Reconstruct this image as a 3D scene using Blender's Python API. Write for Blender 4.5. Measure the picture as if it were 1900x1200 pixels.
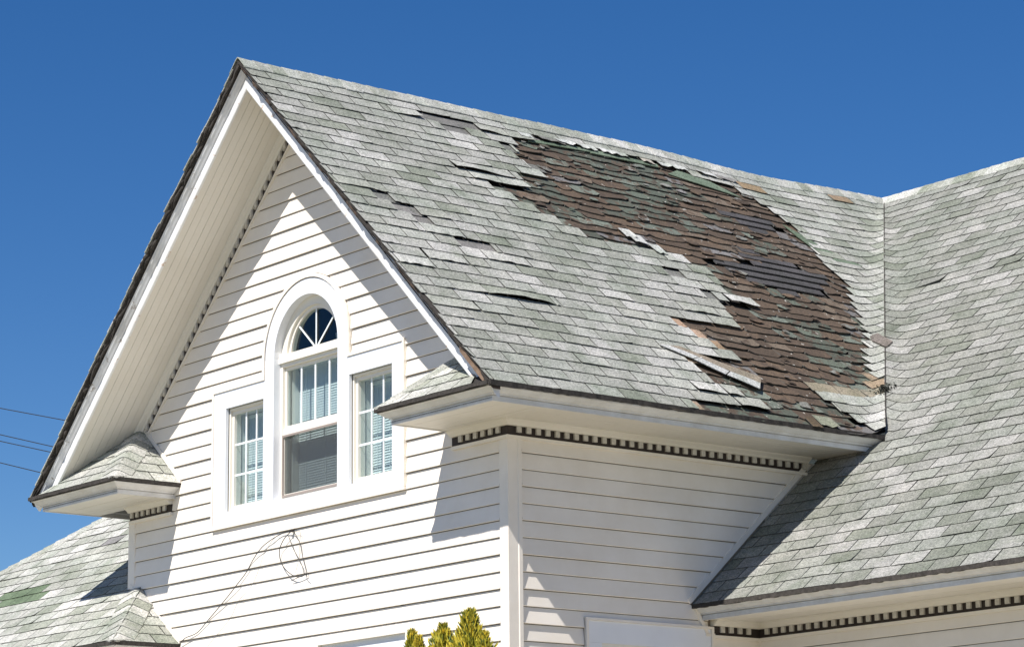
import bpy, math, random
from mathutils import Vector, Matrix, noise

random.seed(7)
S = bpy.context.scene
for _o in list(bpy.data.objects):
    bpy.data.objects.remove(_o)
COL = S.collection

# ---------------------------------------------------------------- camera
CAM = Vector((15.939, -12.6277, 1.6))
YAW, PITCH, ROLL, FPX = -0.8989, 0.2150, -0.0104, 5163.7
_F = Vector((math.sin(YAW) * math.cos(PITCH), math.cos(YAW) * math.cos(PITCH), math.sin(PITCH)))
_R = Vector((math.cos(YAW), -math.sin(YAW), 0))
_U = _R.cross(_F)
CR = _R * math.cos(ROLL) + _U * math.sin(ROLL)
CU = -_R * math.sin(ROLL) + _U * math.cos(ROLL)
cd = bpy.data.cameras.new('camera')
cam = bpy.data.objects.new('camera', cd)
COL.objects.link(cam)
cd.sensor_width = 36
cd.lens = FPX / 1900 * 36
cd.clip_start = 0.1
cd.clip_end = 3000
cam.matrix_world = Matrix(((CR.x, CU.x, -_F.x, CAM.x), (CR.y, CU.y, -_F.y, CAM.y), (CR.z, CU.z, -_F.z, CAM.z), (0, 0, 0, 1)))
S.camera = cam

# ---------------------------------------------------------------- sky, sun, exposure
SUN = Vector((0.28, -1.0, 1.32)).normalized()
world = bpy.data.worlds.new('World')
S.world = world
world.use_nodes = True
wn = world.node_tree
wn.nodes.clear()
w_out = wn.nodes.new('ShaderNodeOutputWorld')
w_bg = wn.nodes.new('ShaderNodeBackground')
w_sky = wn.nodes.new('ShaderNodeTexSky')
w_sky.sky_type = 'NISHITA'
w_sky.sun_disc = False
w_sky.sun_elevation = math.asin(SUN.z)
w_sky.sun_rotation = math.atan2(SUN.x, SUN.y)
w_sky.altitude = 1500
w_sky.air_density = 1.0
w_sky.dust_density = 0.1
w_sky.ozone_density = 3.0
w_hs = wn.nodes.new('ShaderNodeHueSaturation')
w_hs.inputs['Saturation'].default_value = 1.33
w_hs.inputs['Hue'].default_value = 0.508
w_bg.inputs['Strength'].default_value = 0.0745
wn.links.new(w_sky.outputs[0], w_hs.inputs['Color'])
wn.links.new(w_hs.outputs[0], w_bg.inputs['Color'])
wn.links.new(w_bg.outputs[0], w_out.inputs['Surface'])
sl = bpy.data.lights.new('sun', 'SUN')
sl.energy = 5.0
sl.angle = math.radians(0.53)
sl.color = (1.0, 0.955, 0.885)
sun = bpy.data.objects.new('sun', sl)
COL.objects.link(sun)
sun.rotation_euler = (-SUN).to_track_quat('-Z', 'Y').to_euler()
sun.location = SUN * 60
S.view_settings.view_transform = 'Standard'
S.view_settings.look = 'None'
S.view_settings.exposure = 0.43
S.view_settings.gamma = 1
S.view_settings.use_curve_mapping = False


def px(P):
    d = Vector(P) - CAM
    k = d.dot(_F)
    return 950 + FPX * d.dot(CR) / k, 600 - FPX * d.dot(CU) / k


# ---------------------------------------------------------------- materials
def mat(name, col=(.5, .5, .5), rough=.6, fn=None, **kw):
    m = bpy.data.materials.new(name)
    m.use_nodes = True
    nt = m.node_tree
    b = nt.nodes['Principled BSDF']
    b.inputs['Base Color'].default_value = (*col, 1)
    b.inputs['Roughness'].default_value = rough
    for k, v in kw.items():
        b.inputs[k].default_value = v
    if fn:
        fn(nt, b)
    return m


def N(nt, t, **kw):
    n = nt.nodes.new(t)
    for k, v in kw.items():
        if isinstance(k, str) and k.startswith('i_'):
            n.inputs[k[2:].replace('_', ' ')].default_value = v
        else:
            setattr(n, k, v)
    return n


def pos_noise(nt, scale, detail=3, rough=.5, stretch=None):
    g = N(nt, 'ShaderNodeNewGeometry')
    src = g.outputs['Position']
    if stretch:
        mp = N(nt, 'ShaderNodeMapping')
        mp.inputs['Scale'].default_value = stretch
        nt.links.new(src, mp.inputs['Vector'])
        src = mp.outputs[0]
    n = N(nt, 'ShaderNodeTexNoise')
    n.inputs['Scale'].default_value = scale
    n.inputs['Detail'].default_value = detail
    n.inputs['Roughness'].default_value = rough
    nt.links.new(src, n.inputs['Vector'])
    return n.outputs['Fac']


def ramp(nt, fac, stops):
    r = N(nt, 'ShaderNodeValToRGB')
    e = r.color_ramp.elements
    while len(e) < len(stops):
        e.new(0.5)
    for el, (p, c) in zip(e, stops):
        el.position = p
        el.color = (*c, 1) if len(c) == 3 else c
    nt.links.new(fac, r.inputs['Fac'])
    return r.outputs['Color']


def mix(nt, a, b, fac=1.0, mode='MULTIPLY'):
    m = N(nt, 'ShaderNodeMix', data_type='RGBA', blend_type=mode)
    for sock, v in ((m.inputs[0], fac), (m.inputs[6], a), (m.inputs[7], b)):
        if hasattr(v, 'is_output'):
            nt.links.new(v, sock)
        elif sock == m.inputs[0]:
            sock.default_value = v
        else:
            sock.default_value = (*v, 1)
    return m.outputs[2]


def bump(nt, b, fac, strength, dist):
    bp = N(nt, 'ShaderNodeBump')
    bp.inputs['Strength'].default_value = strength
    bp.inputs['Distance'].default_value = dist
    nt.links.new(fac, bp.inputs['Height'])
    nt.links.new(bp.outputs[0], b.inputs['Normal'])


def tone(nt):
    oi = N(nt, 'ShaderNodeObjectInfo')
    at = N(nt, 'ShaderNodeAttribute', attribute_name='tone')
    return mix(nt, oi.outputs['Color'], at.outputs['Color'])


def f_shingle(nt, b):
    c = tone(nt)
    grain = pos_noise(nt, 62, 3, .8)
    c = mix(nt, c, ramp(nt, grain, [(.32, (.45, .46, .46)), (.5, (1, 1, 1)), (.66, (1.5, 1.5, 1.5))]))
    blot = pos_noise(nt, 1.7, 4, .6)
    c = mix(nt, c, ramp(nt, blot, [(.36, (.82, .85, .81)), (.52, (1, 1, 1)), (.68, (1.1, 1.09, 1.09))]))
    mo = pos_noise(nt, 3.6, 4, .7)
    c = mix(nt, c, ramp(nt, mo, [(.34, (.80, .83, .78)), (.5, (1, 1, 1)), (.66, (1.16, 1.15, 1.14))]))
    st = pos_noise(nt, 9, 3, .6)
    c = mix(nt, c, ramp(nt, st, [(.30, (.82, .84, .80)), (.46, (1, 1, 1))]))
    nt.links.new(c, b.inputs['Base Color'])
    bump(nt, b, grain, .5, .004)


def f_old(nt, b):
    base = tone(nt)
    n1 = pos_noise(nt, 9, 4, .65)
    mask = ramp(nt, n1, [(.49, (0, 0, 0)), (.58, (1, 1, 1))])
    brown = mix(nt, (.082, .057, .040), ramp(nt, pos_noise(nt, 5, 4, .6), [(.3, (.6, .6, .62)), (.55, (1, 1, 1)), (.72, (1.7, 1.6, 1.5))]))
    c = mix(nt, base, brown, mask, 'MIX')
    n2 = pos_noise(nt, 70, 2, .7)
    c = mix(nt, c, ramp(nt, n2, [(.3, (.6, .6, .6)), (.5, (1, 1, 1)), (.72, (1.5, 1.5, 1.45))]))
    spots = ramp(nt, pos_noise(nt, 26, 1, .4), [(.745, (0, 0, 0)), (.77, (1, 1, 1))])
    c = mix(nt, c, (.42, .40, .36), spots, 'MIX')
    nt.links.new(c, b.inputs['Base Color'])
    bump(nt, b, n2, .5, .004)


def paint(base, stain, amt=.5, scale=3.0, stretch=None, bd=.0006):
    def f(nt, b):
        n = pos_noise(nt, scale, 5, .65, stretch)
        c = mix(nt, base, ramp(nt, n, [(.30, stain), (.30 + amt * .4, (1, 1, 1))]))
        nt.links.new(c, b.inputs['Base Color'])
        bump(nt, b, pos_noise(nt, 60, 3, .6, stretch), .25, bd)
    return f


def peel(base, under, stretch):
    def f(nt, b):
        n = pos_noise(nt, 7, 6, .75, stretch)
        m = ramp(nt, n, [(.60, (0, 0, 0)), (.63, (1, 1, 1))])
        c = mix(nt, base, ramp(nt, pos_noise(nt, 2.2, 4, .6), [(.34, (.84, .82, .79)), (.55, (1, 1, 1))]))
        c = mix(nt, c, under, m, 'MIX')
        nt.links.new(c, b.inputs['Base Color'])
        bump(nt, b, n, .5, .003)
    return f


M = {}
M['shingle'] = mat('asphalt_shingle', rough=.95, fn=f_shingle)
M['grooveshade'] = mat('groove_shade_sheathing', (.30, .25, .19), .9, paint((.32, .265, .20), (.7, .7, .7), .8, 8))  # wall sheathing, coloured brown to paint shade into the siding grooves
M['cut'] = mat('cut_asphalt_edge', (.10, .096, .088), .95)
M['old'] = mat('decayed_shingle', rough=.95, fn=f_old)
M['felt'] = mat('dark_felt', (.022, .019, .017), .95)
M['rotwood'] = mat('rotted_edge', (.10, .06, .04), .9, paint((.11, .075, .055), (.25, .22, .2), .9, 25))
M['barewood'] = mat('bare_wood', (.35, .22, .14), .8, paint((.24, .165, .115), (.6, .55, .5), .8, 22, (1, 1, 1)))
M['edge'] = mat('shingle_edge', (.045, .04, .036), .95, paint((.06, .052, .046), (.3, .3, .28), .9, 40))
M['siding'] = mat('vinyl_siding', (.80, .765, .72), .42, paint((.87, .81, .735), (.93, .915, .89), .8, 2.4, None, .0003))
M['casing'] = mat('white_casing', (.80, .82, .86), .35, paint((.80, .82, .865), (.96, .96, .96), .6, 3))
M['vinyl'] = mat('window_vinyl', (.80, .76, .68), .4)
M['grid'] = mat('white_grid', (.82, .86, .88), .4)
M['soffit'] = mat('soffit_paint', (.70, .67, .60), .5, paint((.77, .735, .67), (.93, .92, .90), .7, 1.2))
M['fascia'] = mat('fascia_paint', (.72, .72, .72), .5, paint((.72, .72, .72), (.82, .80, .77), .8, 6, (1, 1, 1)))
M['rake'] = mat('peeling_paint', rough=.5, fn=peel((.76, .765, .78), (.40, .36, .33), (1, 1, 1)))
M['rakelow'] = mat('flaking_white_paint', rough=.5, fn=peel((.84, .84, .84), (.60, .47, .37), (1, 1, 1)))
M['dentil'] = mat('dentil_paint', (.42, .40, .36), .6, paint((.62, .59, .54), (.7, .7, .7), .8, 30))
M['darkband'] = mat('dark_brown_frieze', (.030, .021, .018), .7)
M['blind'] = mat('blind_slat', (.86, .88, .86), .5)
M['screen'] = mat('screen_frame', (.30, .25, .22), .5)
M['room'] = mat('dark_room', (.06, .07, .08), .9)
M['wire'] = mat('wire', (.03, .028, .026), .5)
M['oldwire'] = mat('thin_grey_wire', (.25, .24, .22), .5)
M['bark'] = mat('bark', (.09, .06, .04), .9, paint((.10, .07, .05), (.5, .5, .5), .8, 20))
M['polewood'] = mat('pole_wood', (.12, .09, .07), .9, paint((.13, .10, .08), (.6, .6, .6), .8, 10))
M['concrete'] = mat('foundation', (.35, .34, .32), .9, paint((.36, .35, .33), (.7, .7, .7), .8, 6))


def f_leaf(nt, b):
    c = tone(nt)
    c = mix(nt, c, ramp(nt, pos_noise(nt, 14, 3, .6), [(.35, (.6, .7, .6)), (.6, (1.15, 1.1, 1)), ]))
    nt.links.new(c, b.inputs['Base Color'])


M['leaf'] = mat('golden_foliage', rough=.6, fn=f_leaf)


def f_ground(nt, b):
    n = pos_noise(nt, .5, 6, .65)
    c = ramp(nt, n, [(.35, (.20, .19, .12)), (.5, (.30, .275, .20)), (.65, (.38, .345, .27))])
    c = mix(nt, c, ramp(nt, pos_noise(nt, 25, 3, .7), [(.3, (.6, .6, .6)), (.6, (1.1, 1.1, 1.1))]))
    nt.links.new(c, b.inputs['Base Color'])


M['ground'] = mat('dry_lawn', rough=.95, fn=f_ground)


def glass_mat(name, tint, refl):
    m = bpy.data.materials.new(name)
    m.use_nodes = True
    nt = m.node_tree
    nt.nodes.clear()
    o = nt.nodes.new('ShaderNodeOutputMaterial')
    tr = nt.nodes.new('ShaderNodeBsdfTransparent')
    tr.inputs['Color'].default_value = (*tint, 1)
    gl = nt.nodes.new('ShaderNodeBsdfGlossy')
    gl.inputs['Roughness'].default_value = 0.01
    gl.inputs['Color'].default_value = (.9, .95, 1, 1)
    fr = nt.nodes.new('ShaderNodeFresnel')
    fr.inputs['IOR'].default_value = refl
    mx = nt.nodes.new('ShaderNodeMixShader')
    gg = nt.nodes.new('ShaderNodeNewGeometry')
    inv = nt.nodes.new('ShaderNodeMath')
    inv.operation = 'SUBTRACT'
    inv.inputs[0].default_value = 1
    nt.links.new(gg.outputs['Backfacing'], inv.inputs[1])
    mul = nt.nodes.new('ShaderNodeMath')
    mul.operation = 'MULTIPLY'
    nt.links.new(fr.outputs[0], mul.inputs[0])
    nt.links.new(inv.outputs[0], mul.inputs[1])
    nt.links.new(mul.outputs[0], mx.inputs[0])
    nt.links.new(tr.outputs[0], mx.inputs[1])
    nt.links.new(gl.outputs[0], mx.inputs[2])
    nt.links.new(mx.outputs[0], o.inputs['Surface'])
    return m


M['glass'] = glass_mat('window_glass', (.84, .89, .90), 1.6)
M['screenmesh'] = glass_mat('insect_screen', (.84, .84, .84), 1.02)
_nt = M['screenmesh'].node_tree
_d = _nt.nodes.new('ShaderNodeBsdfDiffuse')
_d.inputs['Color'].default_value = (.16, .16, .165, 1)
_m = _nt.nodes.new('ShaderNodeMixShader')
_m.inputs[0].default_value = .16
_old = [n for n in _nt.nodes if n.type == 'MIX_SHADER' and n != _m][0]
_nt.links.new(_old.outputs[0], _m.inputs[1])
_nt.links.new(_d.outputs[0], _m.inputs[2])
_nt.links.new(_m.outputs[0], [n for n in _nt.nodes if n.type == 'OUTPUT_MATERIAL'][0].inputs['Surface'])


# ---------------------------------------------------------------- mesh helpers
EDGED = ('asphalt_shingle', 'decayed_shingle')


def make_mesh(name, vs, fs, m, tones=None, smooth=False, sides=None):
    me = bpy.data.meshes.new(name)
    me.from_pydata([tuple(v) for v in vs], [], fs)
    me.materials.append(m)
    if sides and m.name in EDGED:
        me.materials.append(M['cut'])
        for i in sides:
            me.polygons[i].material_index = 1
    at = me.color_attributes.new('tone', 'FLOAT_COLOR', 'POINT')
    n = len(vs)
    if tones is None:
        dat = [1.0] * (4 * n)
    else:
        dat = []
        for t in tones:
            dat += [t[0], t[1], t[2], 1.0]
    at.data.foreach_set('color', dat)
    if smooth:
        for p in me.polygons:
            p.use_smooth = True
    me.update()
    return me


WPOS = {}


def link(name, me, parent=None, color=None, mw=None, at=None):
    """places an object given in world terms under a parent that is only ever moved, never turned"""
    o = bpy.data.objects.new(name, me)
    COL.objects.link(o)
    base = WPOS.get(parent.name, Vector((0, 0, 0))) if parent is not None else Vector((0, 0, 0))
    if mw is not None:
        o.matrix_local = Matrix.Translation(-base) @ mw
    if at is not None:
        o.location = Vector(at) - base
        WPOS[o.name] = Vector(at)
    if parent is not None:
        o.parent = parent
    if color is not None:
        o.color = (*color, 1)
    return o


class MB:
    """collects shapes, all in world coordinates"""
    def __init__(self):
        self.v, self.f, self.t, self.s = [], [], [], []
        self.cur = (1, 1, 1)

    def add(self, vs, fs, tn=None, sides=()):
        k = len(self.v)
        self.s += [len(self.f) + i for i in sides]
        self.v += [Vector(v) for v in vs]
        self.f += [[i + k for i in f] for f in fs]
        self.t += [tn or self.cur] * len(vs)

    def box(self, x0, x1, y0, y1, z0, z1):
        self.add([(x0, y0, z0), (x1, y0, z0), (x1, y1, z0), (x0, y1, z0), (x0, y0, z1), (x1, y0, z1), (x1, y1, z1), (x0, y1, z1)],
                 [(0, 3, 2, 1), (4, 5, 6, 7), (0, 1, 5, 4), (1, 2, 6, 5), (2, 3, 7, 6), (3, 0, 4, 7)])

    def prism(self, poly, off):
        """poly: list of 3d points, extruded by vector off"""
        n = len(poly)
        off = Vector(off)
        vs = [Vector(p) for p in poly] + [Vector(p) + off for p in poly]
        fs = [list(range(n))[::-1], list(range(n, 2 * n))]
        for i in range(n):
            j = (i + 1) % n
            fs.append([i, j, j + n, i + n])
        self.add(vs, fs)

    def loft(self, rings, closed=False, caps=True):
        n = len(rings[0])
        vs = [p for r in rings for p in r]
        fs = []
        for i in range(len(rings) - 1):
            for j in range(n if closed else n - 1):
                k = (j + 1) % n
                fs.append([i * n + j, i * n + k, (i + 1) * n + k, (i + 1) * n + j])
        if caps:
            fs.append(list(range(n))[::-1])
            fs.append([(len(rings) - 1) * n + j for j in range(n)])
        self.add(vs, fs)

    def tube(self, pts, r, seg=6):
        rings = []
        pts = [Vector(p) for p in pts]
        for i, p in enumerate(pts):
            d = (pts[min(i + 1, len(pts) - 1)] - pts[max(i - 1, 0)]).normalized()
            a = d.orthogonal().normalized() if i == 0 else (a0 - d * a0.dot(d)).normalized()
            a0 = a
            b = d.cross(a)
            rr = r[i] if isinstance(r, (list, tuple)) else r
            rings.append([p + a * math.cos(2 * math.pi * j / seg) * rr + b * math.sin(2 * math.pi * j / seg) * rr for j in range(seg)])
        self.loft(rings, closed=True)

    def build(self, name, m, parent=None, color=None, kind=None, origin=None, smooth=False, label=None):
        if not self.v:
            return None
        if origin is None:
            c = Vector((0, 0, 0))
            for v in self.v:
                c += v
            origin = c / len(self.v)
        origin = Vector(origin)
        me = make_mesh(name, [v - origin for v in self.v], self.f, m, self.t, smooth, self.s)
        o = link(name, me, parent, color=color, at=origin)
        if kind:
            o['kind'] = kind
        if label:
            o['label'] = label
        return o


def thing(name, label, cat, loc=(0, 0, 0), group=None):
    o = bpy.data.objects.new(name, None)
    COL.objects.link(o)
    o.empty_display_size = .3
    o['label'] = label
    o['category'] = cat
    if group:
        o['group'] = group
    return o


def tag(o, label, cat, group=None):
    o['label'] = label
    o['category'] = cat
    if group:
        o['group'] = group
    return o


def clip(poly, nx, ny, d):
    """keep points with nx*x+ny*y <= d"""
    out = []
    for i in range(len(poly)):
        a, b = poly[i], poly[(i + 1) % len(poly)]
        fa, fb = nx * a[0] + ny * a[1] - d, nx * b[0] + ny * b[1] - d
        if fa <= 0:
            out.append(a)
        if (fa < 0 < fb) or (fb < 0 < fa):
            t = fa / (fa - fb)
            out.append((a[0] + (b[0] - a[0]) * t, a[1] + (b[1] - a[1]) * t))
    return out


# ---------------------------------------------------------------- dimensions of the house
W = 5.40            # gable wall from x=-W to 0, in the plane y=0
XR = -W / 2         # ridge
EO, RO = 0.6492, 0.6688   # eave and rake overhang
ZE, ZR = 5.431, 8.674
SG = 0.968          # slope of the gable roof
CG = 1 / math.sqrt(1 + SG * SG)
YM, ZM, SM = 1.7944, 4.049, 0.9004     # eave line and slope of the main roof
CM = 1 / math.sqrt(1 + SM * SM)
YR = YM + (ZR - ZM) / SM
VR = (ZR - ZE) / SG / CG               # slope length of the gable roof
TR = (ZR - ZM) / SM / CM
TAB, EXPO = 0.309, 0.1415


def zroof(x):
    """top of the gable roof over wall position x"""
    return ZR - SG * abs(x - XR)


def sag_g(y, v):
    s = -0.040 * math.exp(-((y - 5.3) / 1.1) ** 2) * (v / VR) ** 2
    s += 0.010 * noise.noise(Vector((y * .9, v * .9, 3.1))) + .004 * noise.noise(Vector((y * 3.1, v * 3.3, 8.1)))
    return s


def sag_m(x, t):
    return 0.012 * noise.noise(Vector((x * .8, t * .8, 7.7))) + .003 * noise.noise(Vector((x * 3, t * 3, 1.7)))


def smax(a, b, k):
    h = max(k - abs(a - b), 0) / k
    return max(a, b) + h * h * k * .25


def Pg(u, v, n=0):
    x = EO - v * CG
    za = ZE + SG * CG * v + sag_g(u, v)
    zb = ZM + SM * (u - YM)
    z = smax(za, zb, .30 * max(0.03, min(1, (ZR - za) / 1.0))) if zb > 4.9 else za
    return Vector((x + n * SG * CG, u, z + n * CG))


def Pm(x, t, n=0):
    y = YM + t * CM
    zb = ZM + SM * CM * t + sag_m(x, t)
    za = ZE + SG * (EO - x)
    z = zb
    if t > 2.07 and x < EO:
        k = .30 * min(1, (t - 2.07) / .25 + .05) * max(0.03, min(1, (ZR - zb) / 1.0))
        z = smax(za, zb, k)
        if za > zb:
            z = smax(za, zb, k)
    return Vector((x, y - n * SM * CM, z + n * CM))


house = thing('house', 'cream sided house with steep gable and grey shingle roof, large stripped brown patch on it', 'house')

# ================================================================ SHINGLES
GREYS = [((.352, .350, .322), 5), ((.308, .310, .276), 4), ((.425, .418, .394), 3.2), ((.252, .264, .222), 2.0), ((.345, .352, .318), 4)]


def pick_grey(bright=0):
    r = random.random() * sum(w for _, w in GREYS)
    for c, w in GREYS:
        r -= w
        if r <= 0:
            break
    k = random.uniform(.93, 1.07) * (1 + bright)
    return tuple(x * k for x in c)


def ramp_n(b, e):
    """height of a tab's top surface above the roof plane, b = distance from its butt"""
    return .0082 - .0066 * min(b / e, 1.25)


def variant_mesh(name, w, e, m, curl, jit, th=.0036, over=.012, nx=4):
    """a tab in local coordinates: x along the course, y up the slope, z normal; butt at y=0"""
    vs, fs, sd = [], [], []
    g = .0052
    ys = (0, e * .5, e + over)
    jb = [random.uniform(-jit, jit) for _ in range(nx + 1)]
    cu = [abs(random.gauss(0, curl)) for _ in range(nx + 1)]
    for i in range(nx + 1):
        x = g + (w - 2 * g) * i / nx
        for j, y in enumerate(ys):
            yy = y + (jb[i] if j == 0 else 0)
            z = ramp_n(y, e) + (cu[i] if j == 0 else cu[i] * .2 if j == 1 else 0)
            vs.append((x, yy, z))
    for i in range(nx + 1):
        x = g + (w - 2 * g) * i / nx
        vs.append((x, jb[i], vs[i * 3][2] - th))
    B = 3 * (nx + 1)
    for i in range(nx):
        for j in (0, 1):
            a = i * 3 + j
            fs.append((a, a + 3, a + 4, a + 1))
        sd.append(len(fs))
        fs.append((i * 3, B + i, B + i + 1, (i + 1) * 3))
    for i in (0, nx):
        # small side walls
        k = len(vs)
        a = i * 3
        vs.append((vs[a][0], e + over, vs[a + 2][2] - th))
        sd.append(len(fs))
        fs.append((a, a + 1, a + 2, k, B + i) if i == 0 else (B + i, k, a + 2, a + 1, a))
    return make_mesh(name, vs, fs, m, sides=sd)


VAR = [variant_mesh('shingle', TAB, EXPO, M['shingle'], .0006, .0020) for _ in range(10)] + \
      [variant_mesh('shingle', TAB, EXPO, M['shingle'], .0035, .003) for _ in range(4)]


def frame_at(P, a, b):
    o = P(a, b)
    c = P(a + TAB / 2, b + EXPO / 2)
    da = (P(a + TAB, b + EXPO / 2) - P(a, b + EXPO / 2)).normalized()
    db = (P(a + TAB / 2, b + EXPO) - P(a + TAB / 2, b))
    n = da.cross(db).normalized()
    db = n.cross(da)
    return Matrix(((da.x, db.x, n.x, o.x), (da.y, db.y, n.y, o.y), (da.z, db.z, n.z, o.z), (0, 0, 0, 1)))


def tab_world(P, a0, a1, b0, e, clips=(), lift=None, n0=0, th=.0036, nx=4, over=.012, jit=.002, curl=.001):
    """unique tab as (verts, faces) in world space, clipped in (a, b)"""
    mb = MB()
    g = .0052
    a0 += g
    a1 -= g
    if a1 - a0 < .02:
        return None
    jb = [random.uniform(-jit, jit) for _ in range(nx + 1)]
    cu = [abs(random.gauss(0, curl)) for _ in range(nx + 1)]

    def top(a, b):
        s = (a - a0) / (a1 - a0)
        i = min(int(max(s, 0) * nx), nx - 1)
        f = min(max(s * nx - i, 0), 1)
        r = max(0, 1 - (b - b0) / e)
        n = n0 + ramp_n(max(b - b0, 0), e) + (cu[i] * (1 - f) + cu[i + 1] * f) * r
        if lift:
            n += lift(s) * r ** 1.3
        return n, (jb[i] * (1 - f) + jb[i + 1] * f) * (1 if r > .99 else 0)
    bs = (b0, b0 + e * .45, b0 + e + over)
    any_ = False
    for i in range(nx):
        x0, x1 = a0 + (a1 - a0) * i / nx, a0 + (a1 - a0) * (i + 1) / nx
        for j in (0, 1):
            poly = [(x0, bs[j]), (x1, bs[j]), (x1, bs[j + 1]), (x0, bs[j + 1])]
            for c in clips:
                poly = clip(poly, *c)
                if len(poly) < 3:
                    break
            if len(poly) < 3:
                continue
            any_ = True
            T, Bm = [], []
            for (a, b) in poly:
                n, dj = top(a, b)
                T.append(P(a, b + dj, n))
                Bm.append(P(a, b + dj, n - th))
            n_ = len(poly)
            fs = [list(range(n_))]
            # outer walls only where the edge lies on the tab border or a clip line
            for q in range(n_):
                p, r = poly[q], poly[(q + 1) % n_]
                inner = (abs(p[0] - x0) < 1e-6 and abs(r[0] - x0) < 1e-6 and i > 0) or (abs(p[0] - x1) < 1e-6 and abs(r[0] - x1) < 1e-6 and i < nx - 1) \
                    or (abs(p[1] - bs[1]) < 1e-6 and abs(r[1] - bs[1]) < 1e-6) or (abs(p[1] - bs[2]) < 1e-6 and abs(r[1] - bs[2]) < 1e-6)
                if not inner:
                    fs.append([q, q + n_, (q + 1) % n_ + n_, (q + 1) % n_])
            mb.add(T + Bm, fs, sides=range(1, len(fs)))
    return mb if any_ else None


def in_frame(P):
    x, y = px(P)
    return -20 < x < 1920 and -20 < y < 1220


class Field:
    """all tabs of one roof: the 300 that show largest become objects, the rest one mesh"""
    def __init__(self, P, parent, limit=300, flat=None):
        self.P, self.parent, self.items, self.limit = P, parent, [], limit
        self.flat = flat or (lambda a, b: True)

    def tab(self, a0, a1, b0, color, clips=(), lift=None, force=False, **kw):
        P = self.P
        full = abs(a1 - a0 - TAB) < 1e-6 and not lift and not kw and self.flat(a0, b0)
        if full and clips:
            cs = [(a0, b0), (a1, b0), (a1, b0 + EXPO), (a0, b0 + EXPO)]
            for c in clips:
                if any(c[0] * q[0] + c[1] * q[1] > c[2] for q in cs):
                    full = False
        c3 = P((a0 + a1) / 2, b0 + EXPO / 2)
        vis = in_frame(c3)
        q = [px(P(a, b)) for a, b in ((a0, b0), (a1, b0), (a1, b0 + EXPO), (a0, b0 + EXPO))]
        area = abs(sum(q[i][0] * q[(i + 1) % 4][1] - q[(i + 1) % 4][0] * q[i][1] for i in range(4))) / 2 if vis else 0
        if not full:
            mb = tab_world(P, a0, a1, b0, EXPO, clips, lift, **kw)
            if mb is None:
                return
        else:
            mb = None
        self.items.append((area * (5 if (force or lift) else 1), full, a0, b0, mb, color))

    def finish(self):
        self.items.sort(key=lambda i: -i[0])
        rest = MB()
        n = 0
        for k, (area, full, a0, b0, mb, color) in enumerate(self.items):
            solo = k < self.limit and area > 0
            if solo:
                if full:
                    link('shingle', random.choice(VAR), self.parent, color=color, mw=frame_at(self.P, a0, b0))
                else:
                    mb.build('shingle', M['shingle'], self.parent, color=color)
            else:
                if full:
                    mw = frame_at(self.P, a0, b0)
                    me = random.choice(VAR)
                    rest.add([mw @ v.co for v in me.vertices], [list(p.vertices) for p in me.polygons], color, [p.index for p in me.polygons if p.material_index])
                else:
                    rest.add(mb.v, mb.f, color, mb.s)
        rest.build('shingle_field', M['shingle'], self.parent, kind='stuff')


def deck(name, P, poly, th, m, n, na=36, nb=30):
    """roof deck as a sheet that follows the slope's own sag; poly in roof coordinates"""
    mb = MB()
    A0_, A1_ = min(p[0] for p in poly), max(p[0] for p in poly)
    B0_, B1_ = min(p[1] for p in poly), max(p[1] for p in poly)
    cl = []
    for i in range(len(poly)):
        p, q = poly[i], poly[(i + 1) % len(poly)]
        dx, dy = q[0] - p[0], q[1] - p[1]
        cl.append((dy, -dx, dy * p[0] - dx * p[1]))
    for i in range(na):
        for j in range(nb):
            a0, a1 = A0_ + (A1_ - A0_) * i / na, A0_ + (A1_ - A0_) * (i + 1) / na
            b0, b1 = B0_ + (B1_ - B0_) * j / nb, B0_ + (B1_ - B0_) * (j + 1) / nb
            c = [(a0, b0), (a1, b0), (a1, b1), (a0, b1)]
            for k_ in cl:
                c = clip(c, *k_)
                if len(c) < 3:
                    break
            if len(c) >= 3:
                vs = [P(a, b, n) for a, b in c]
                mb.add(vs, [list(range(len(c)))])
                mb.add([v - Vector((0, 0, th)) for v in vs], [list(range(len(c)))[::-1]])
    return mb.build(name, m, house)


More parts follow.
